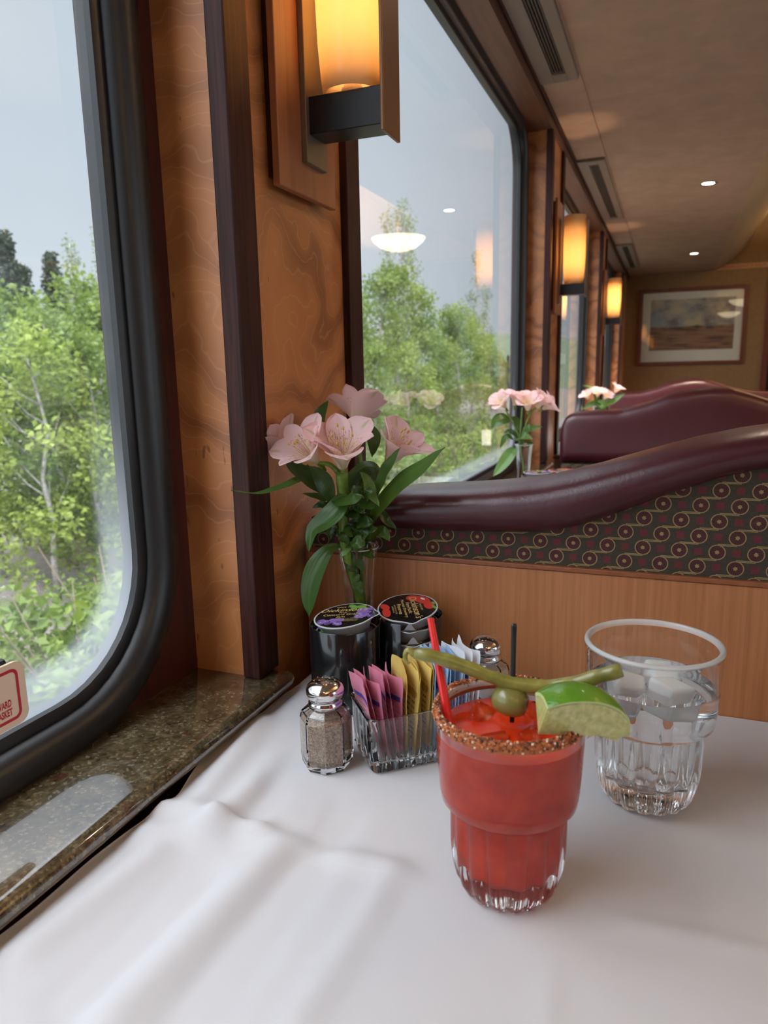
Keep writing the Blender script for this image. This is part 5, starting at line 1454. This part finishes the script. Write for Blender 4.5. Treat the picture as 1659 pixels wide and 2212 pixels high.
for (u0, v0, y0, u1, v1, y1, mt) in sm:
    a, b = atf(u0, v0, y0), atf(u1, v1, y1)
    leaf(LV, [a, a.lerp(b, .35)+CAMB*.003, a.lerp(b, .7)+CAMB*.004, b], .0115*r_.uniform(.8, 1.15), CAMB*.8+UP*r_.uniform(.2, .8)+RIGHT*r_.uniform(-.5, .5), .2, mt, .9, org=VB)
for pts, w_, mt in (([(-0.2966, 0.6180, 0.9391), (-0.3046, 0.6120, 0.9379), (-0.3134, 0.6080, 0.9409), (-0.3242, 0.6040, 0.9429)], .007, 'leaf'), ([(-0.2988, 0.6160, 0.9334), (-0.3014, 0.6100, 0.9312), (-0.3078, 0.6080, 0.9321), (-0.3144, 0.6060, 0.9285)], .008, 'leaf_dark'),
                    ([(-0.2598, 0.6180, 0.8988), (-0.2500, 0.6120, 0.9076), (-0.2422, 0.6100, 0.9076), (-0.2367, 0.6100, 0.9000)], .0125, 'leaf'), ([(-0.2755, 0.6060, 0.8946), (-0.2743, 0.5980, 0.8934), (-0.2774, 0.5940, 0.8897), (-0.2809, 0.5920, 0.8863)], .006, 'leaf_light'),
                    ([(-0.2961, 0.6150, 0.9141), (-0.2978, 0.6120, 0.9091), (-0.2990, 0.6100, 0.9040), (-0.2982, 0.6100, 0.8976)], .008, 'leaf_dark'), ([(-0.2669, 0.6060, 0.8898), (-0.2656, 0.6000, 0.8967), (-0.2640, 0.5990, 0.9028), (-0.2624, 0.6000, 0.9085)], .0105, 'leaf'),
                    ([(-0.2753, 0.6140, 0.8872), (-0.2722, 0.6140, 0.8782), (-0.2685, 0.6140, 0.8730), (-0.2647, 0.6140, 0.8668)], .009, 'leaf_dark'), ([(-0.2720, 0.6160, 0.8638), (-0.2752, 0.6150, 0.8568), (-0.2715, 0.6150, 0.8511), (-0.2687, 0.6150, 0.8433)], .009, 'leaf'),
                    ([(-0.2819, 0.6140, 0.8821), (-0.2797, 0.6130, 0.8756), (-0.2769, 0.6130, 0.8698), (-0.2721, 0.6130, 0.8656)], .011, 'leaf_dark')):
    leaf(LV, pts, w_, CAMB*.8+UP*.4, .2, mt, .9, org=VB)

# second and third vases down the car
V2 = Vector((-.3010, 1.628, TZ))
t2, _v = make_vase('bud_vase', 'small glass vase of pink flowers on the second table by the far window post', V2)
F2 = thing('flower_stem', 'pink flowers and leaves standing in the second vase', 'flower', V2)
vr = lambda p: Vector(p)-V2
for p_ in (((-0.3447, 1.6300, 0.9673), (-0.3165, 1.6300, 0.9152)), ((-0.3069, 1.6300, 0.9725), (-0.3102, 1.6300, 0.9153)), ((-0.2861, 1.6300, 0.9673), (-0.3059, 1.6300, 0.9101))):
    stalk(F2, [(.001, 0, .01), (.0, 0, .08), vr((-0.3084, 1.6300, 0.8732)), vr(p_[1]), vr(p_[0])], .0020, .0018)
for c_, ax, L_, sd in (((-0.3448, 1.6300, 0.9725), -RIGHT*.55+UP*.6+CAMB*.5, .046, 21), ((-0.3257, 1.6400, 0.9762), UP*.8+CAMB*.3, .044, 22), ((-0.2926, 1.6200, 0.9668), CAMB*.6+UP*.7-RIGHT*.1, .050, 23), ((-0.2759, 1.6300, 0.9725), UP*.6+RIGHT*.55+CAMB*.4, .046, 24), ((-0.2615, 1.6300, 0.9684), RIGHT*.75+UP*.45+CAMB*.3, .044, 25)):
    bloom(F2, vr(c_), ax, sd*.7, L_, RD(60), sd, simple=True, wide=1.15)
for pts, w_, mt in (([(-0.3359, 1.6300, 0.9465), (-0.3444, 1.6200, 0.9471), (-0.3580, 1.6100, 0.9425), (-0.3694, 1.6000, 0.9244)], .034, 'leaf'), ([(-0.3223, 1.6300, 0.8803), (-0.3286, 1.6100, 0.8697), (-0.3441, 1.6000, 0.8441), (-0.3639, 1.5900, 0.8184)], .028, 'leaf_light'),
                    ([(-0.3118, 1.6300, 0.8869), (-0.3061, 1.6100, 0.9035), (-0.2961, 1.6000, 0.9108), (-0.2744, 1.6000, 0.9029)], .026, 'leaf'), ([(-0.3038, 1.6300, 0.9101), (-0.2897, 1.6200, 0.9257), (-0.2794, 1.6200, 0.9258), (-0.2574, 1.6100, 0.9309)], .022, 'leaf'),
                    ([(-0.3268, 1.6300, 0.8993), (-0.3355, 1.6200, 0.9085), (-0.3459, 1.6200, 0.8999), (-0.3542, 1.6200, 0.8786)], .014, 'leaf'), ([(-0.3033, 1.6300, 0.8839), (-0.2932, 1.6200, 0.8882), (-0.2860, 1.6200, 0.8925), (-0.2787, 1.6200, 0.8906)], .014, 'leaf_dark'),
                    ([(-0.3163, 1.6300, 0.9047), (-0.3250, 1.6200, 0.9159), (-0.3356, 1.6200, 0.9190), (-0.3461, 1.6200, 0.9146)], .014, 'leaf_dark'), ([(-0.3143, 1.6400, 0.9197), (-0.3187, 1.6400, 0.9354), (-0.3253, 1.6400, 0.9458), (-0.3328, 1.6400, 0.9511)], .018, 'leaf_dark')):
    leaf(F2, pts, w_, CAMB*.8+UP*.5, .2, mt, .95, org=V2)
V3 = Vector((-.2950, 3.332, TZ))
t3, _v = make_vase('bud_vase', 'glass vase on the third table, only its pink flowers showing over the maroon seat', V3)
F3 = thing('flower_stem', 'farthest pink flowers, peeping over the maroon leather seat', 'flower', V3)
vr = lambda p: Vector(p)-V3
stalk(F3, [(.001, 0, .01), (.0, 0, .08), (0.004, 0, .13), vr((-0.2791, 3.3300, 0.8855))], .002, .002)
for c_, ax, L_, sd in (((-0.3319, 3.3300, 0.9222), -RIGHT*.5+UP*.7+CAMB*.4, .05, 31), ((-0.2965, 3.3300, 0.9301), UP*.7+CAMB*.5, .052, 32), ((-0.2667, 3.3300, 0.9218), UP*.6+CAMB*.6+RIGHT*.2, .052, 33), ((-0.2237, 3.3400, 0.9494), UP*.7+RIGHT*.4+CAMB*.3, .052, 34)):
    bloom(F3, vr(c_), ax, sd*.7, L_, RD(62), sd, simple=True, wide=1.2)
for pts, w_, mt in (([(-0.2788, 3.3300, 0.8753), (-0.2976, 3.3100, 0.9027), (-0.3221, 3.3000, 0.8971), (-0.3579, 3.2900, 0.8754)], .03, 'leaf'), ([(-0.2788, 3.3300, 0.8753), (-0.2553, 3.3200, 0.8981), (-0.2261, 3.3100, 0.9145), (-0.1758, 3.3100, 0.9499)], .035, 'leaf'), ([(-0.2847, 3.3300, 0.8753), (-0.2958, 3.3300, 0.9098), (-0.3185, 3.3400, 0.9664), (-0.3668, 3.3400, 0.9831)], .02, 'leaf'), ([(-0.2848, 3.3300, 0.8774), (-0.2770, 3.3000, 0.8971), (-0.2694, 3.3000, 0.9031), (-0.2570, 3.3000, 0.8830)], .04, 'leaf_light')):
    leaf(F3, pts, w_, CAMB*.8+UP*.5, .2, mt, .95, org=V3)
bpy.context.view_layer.update()
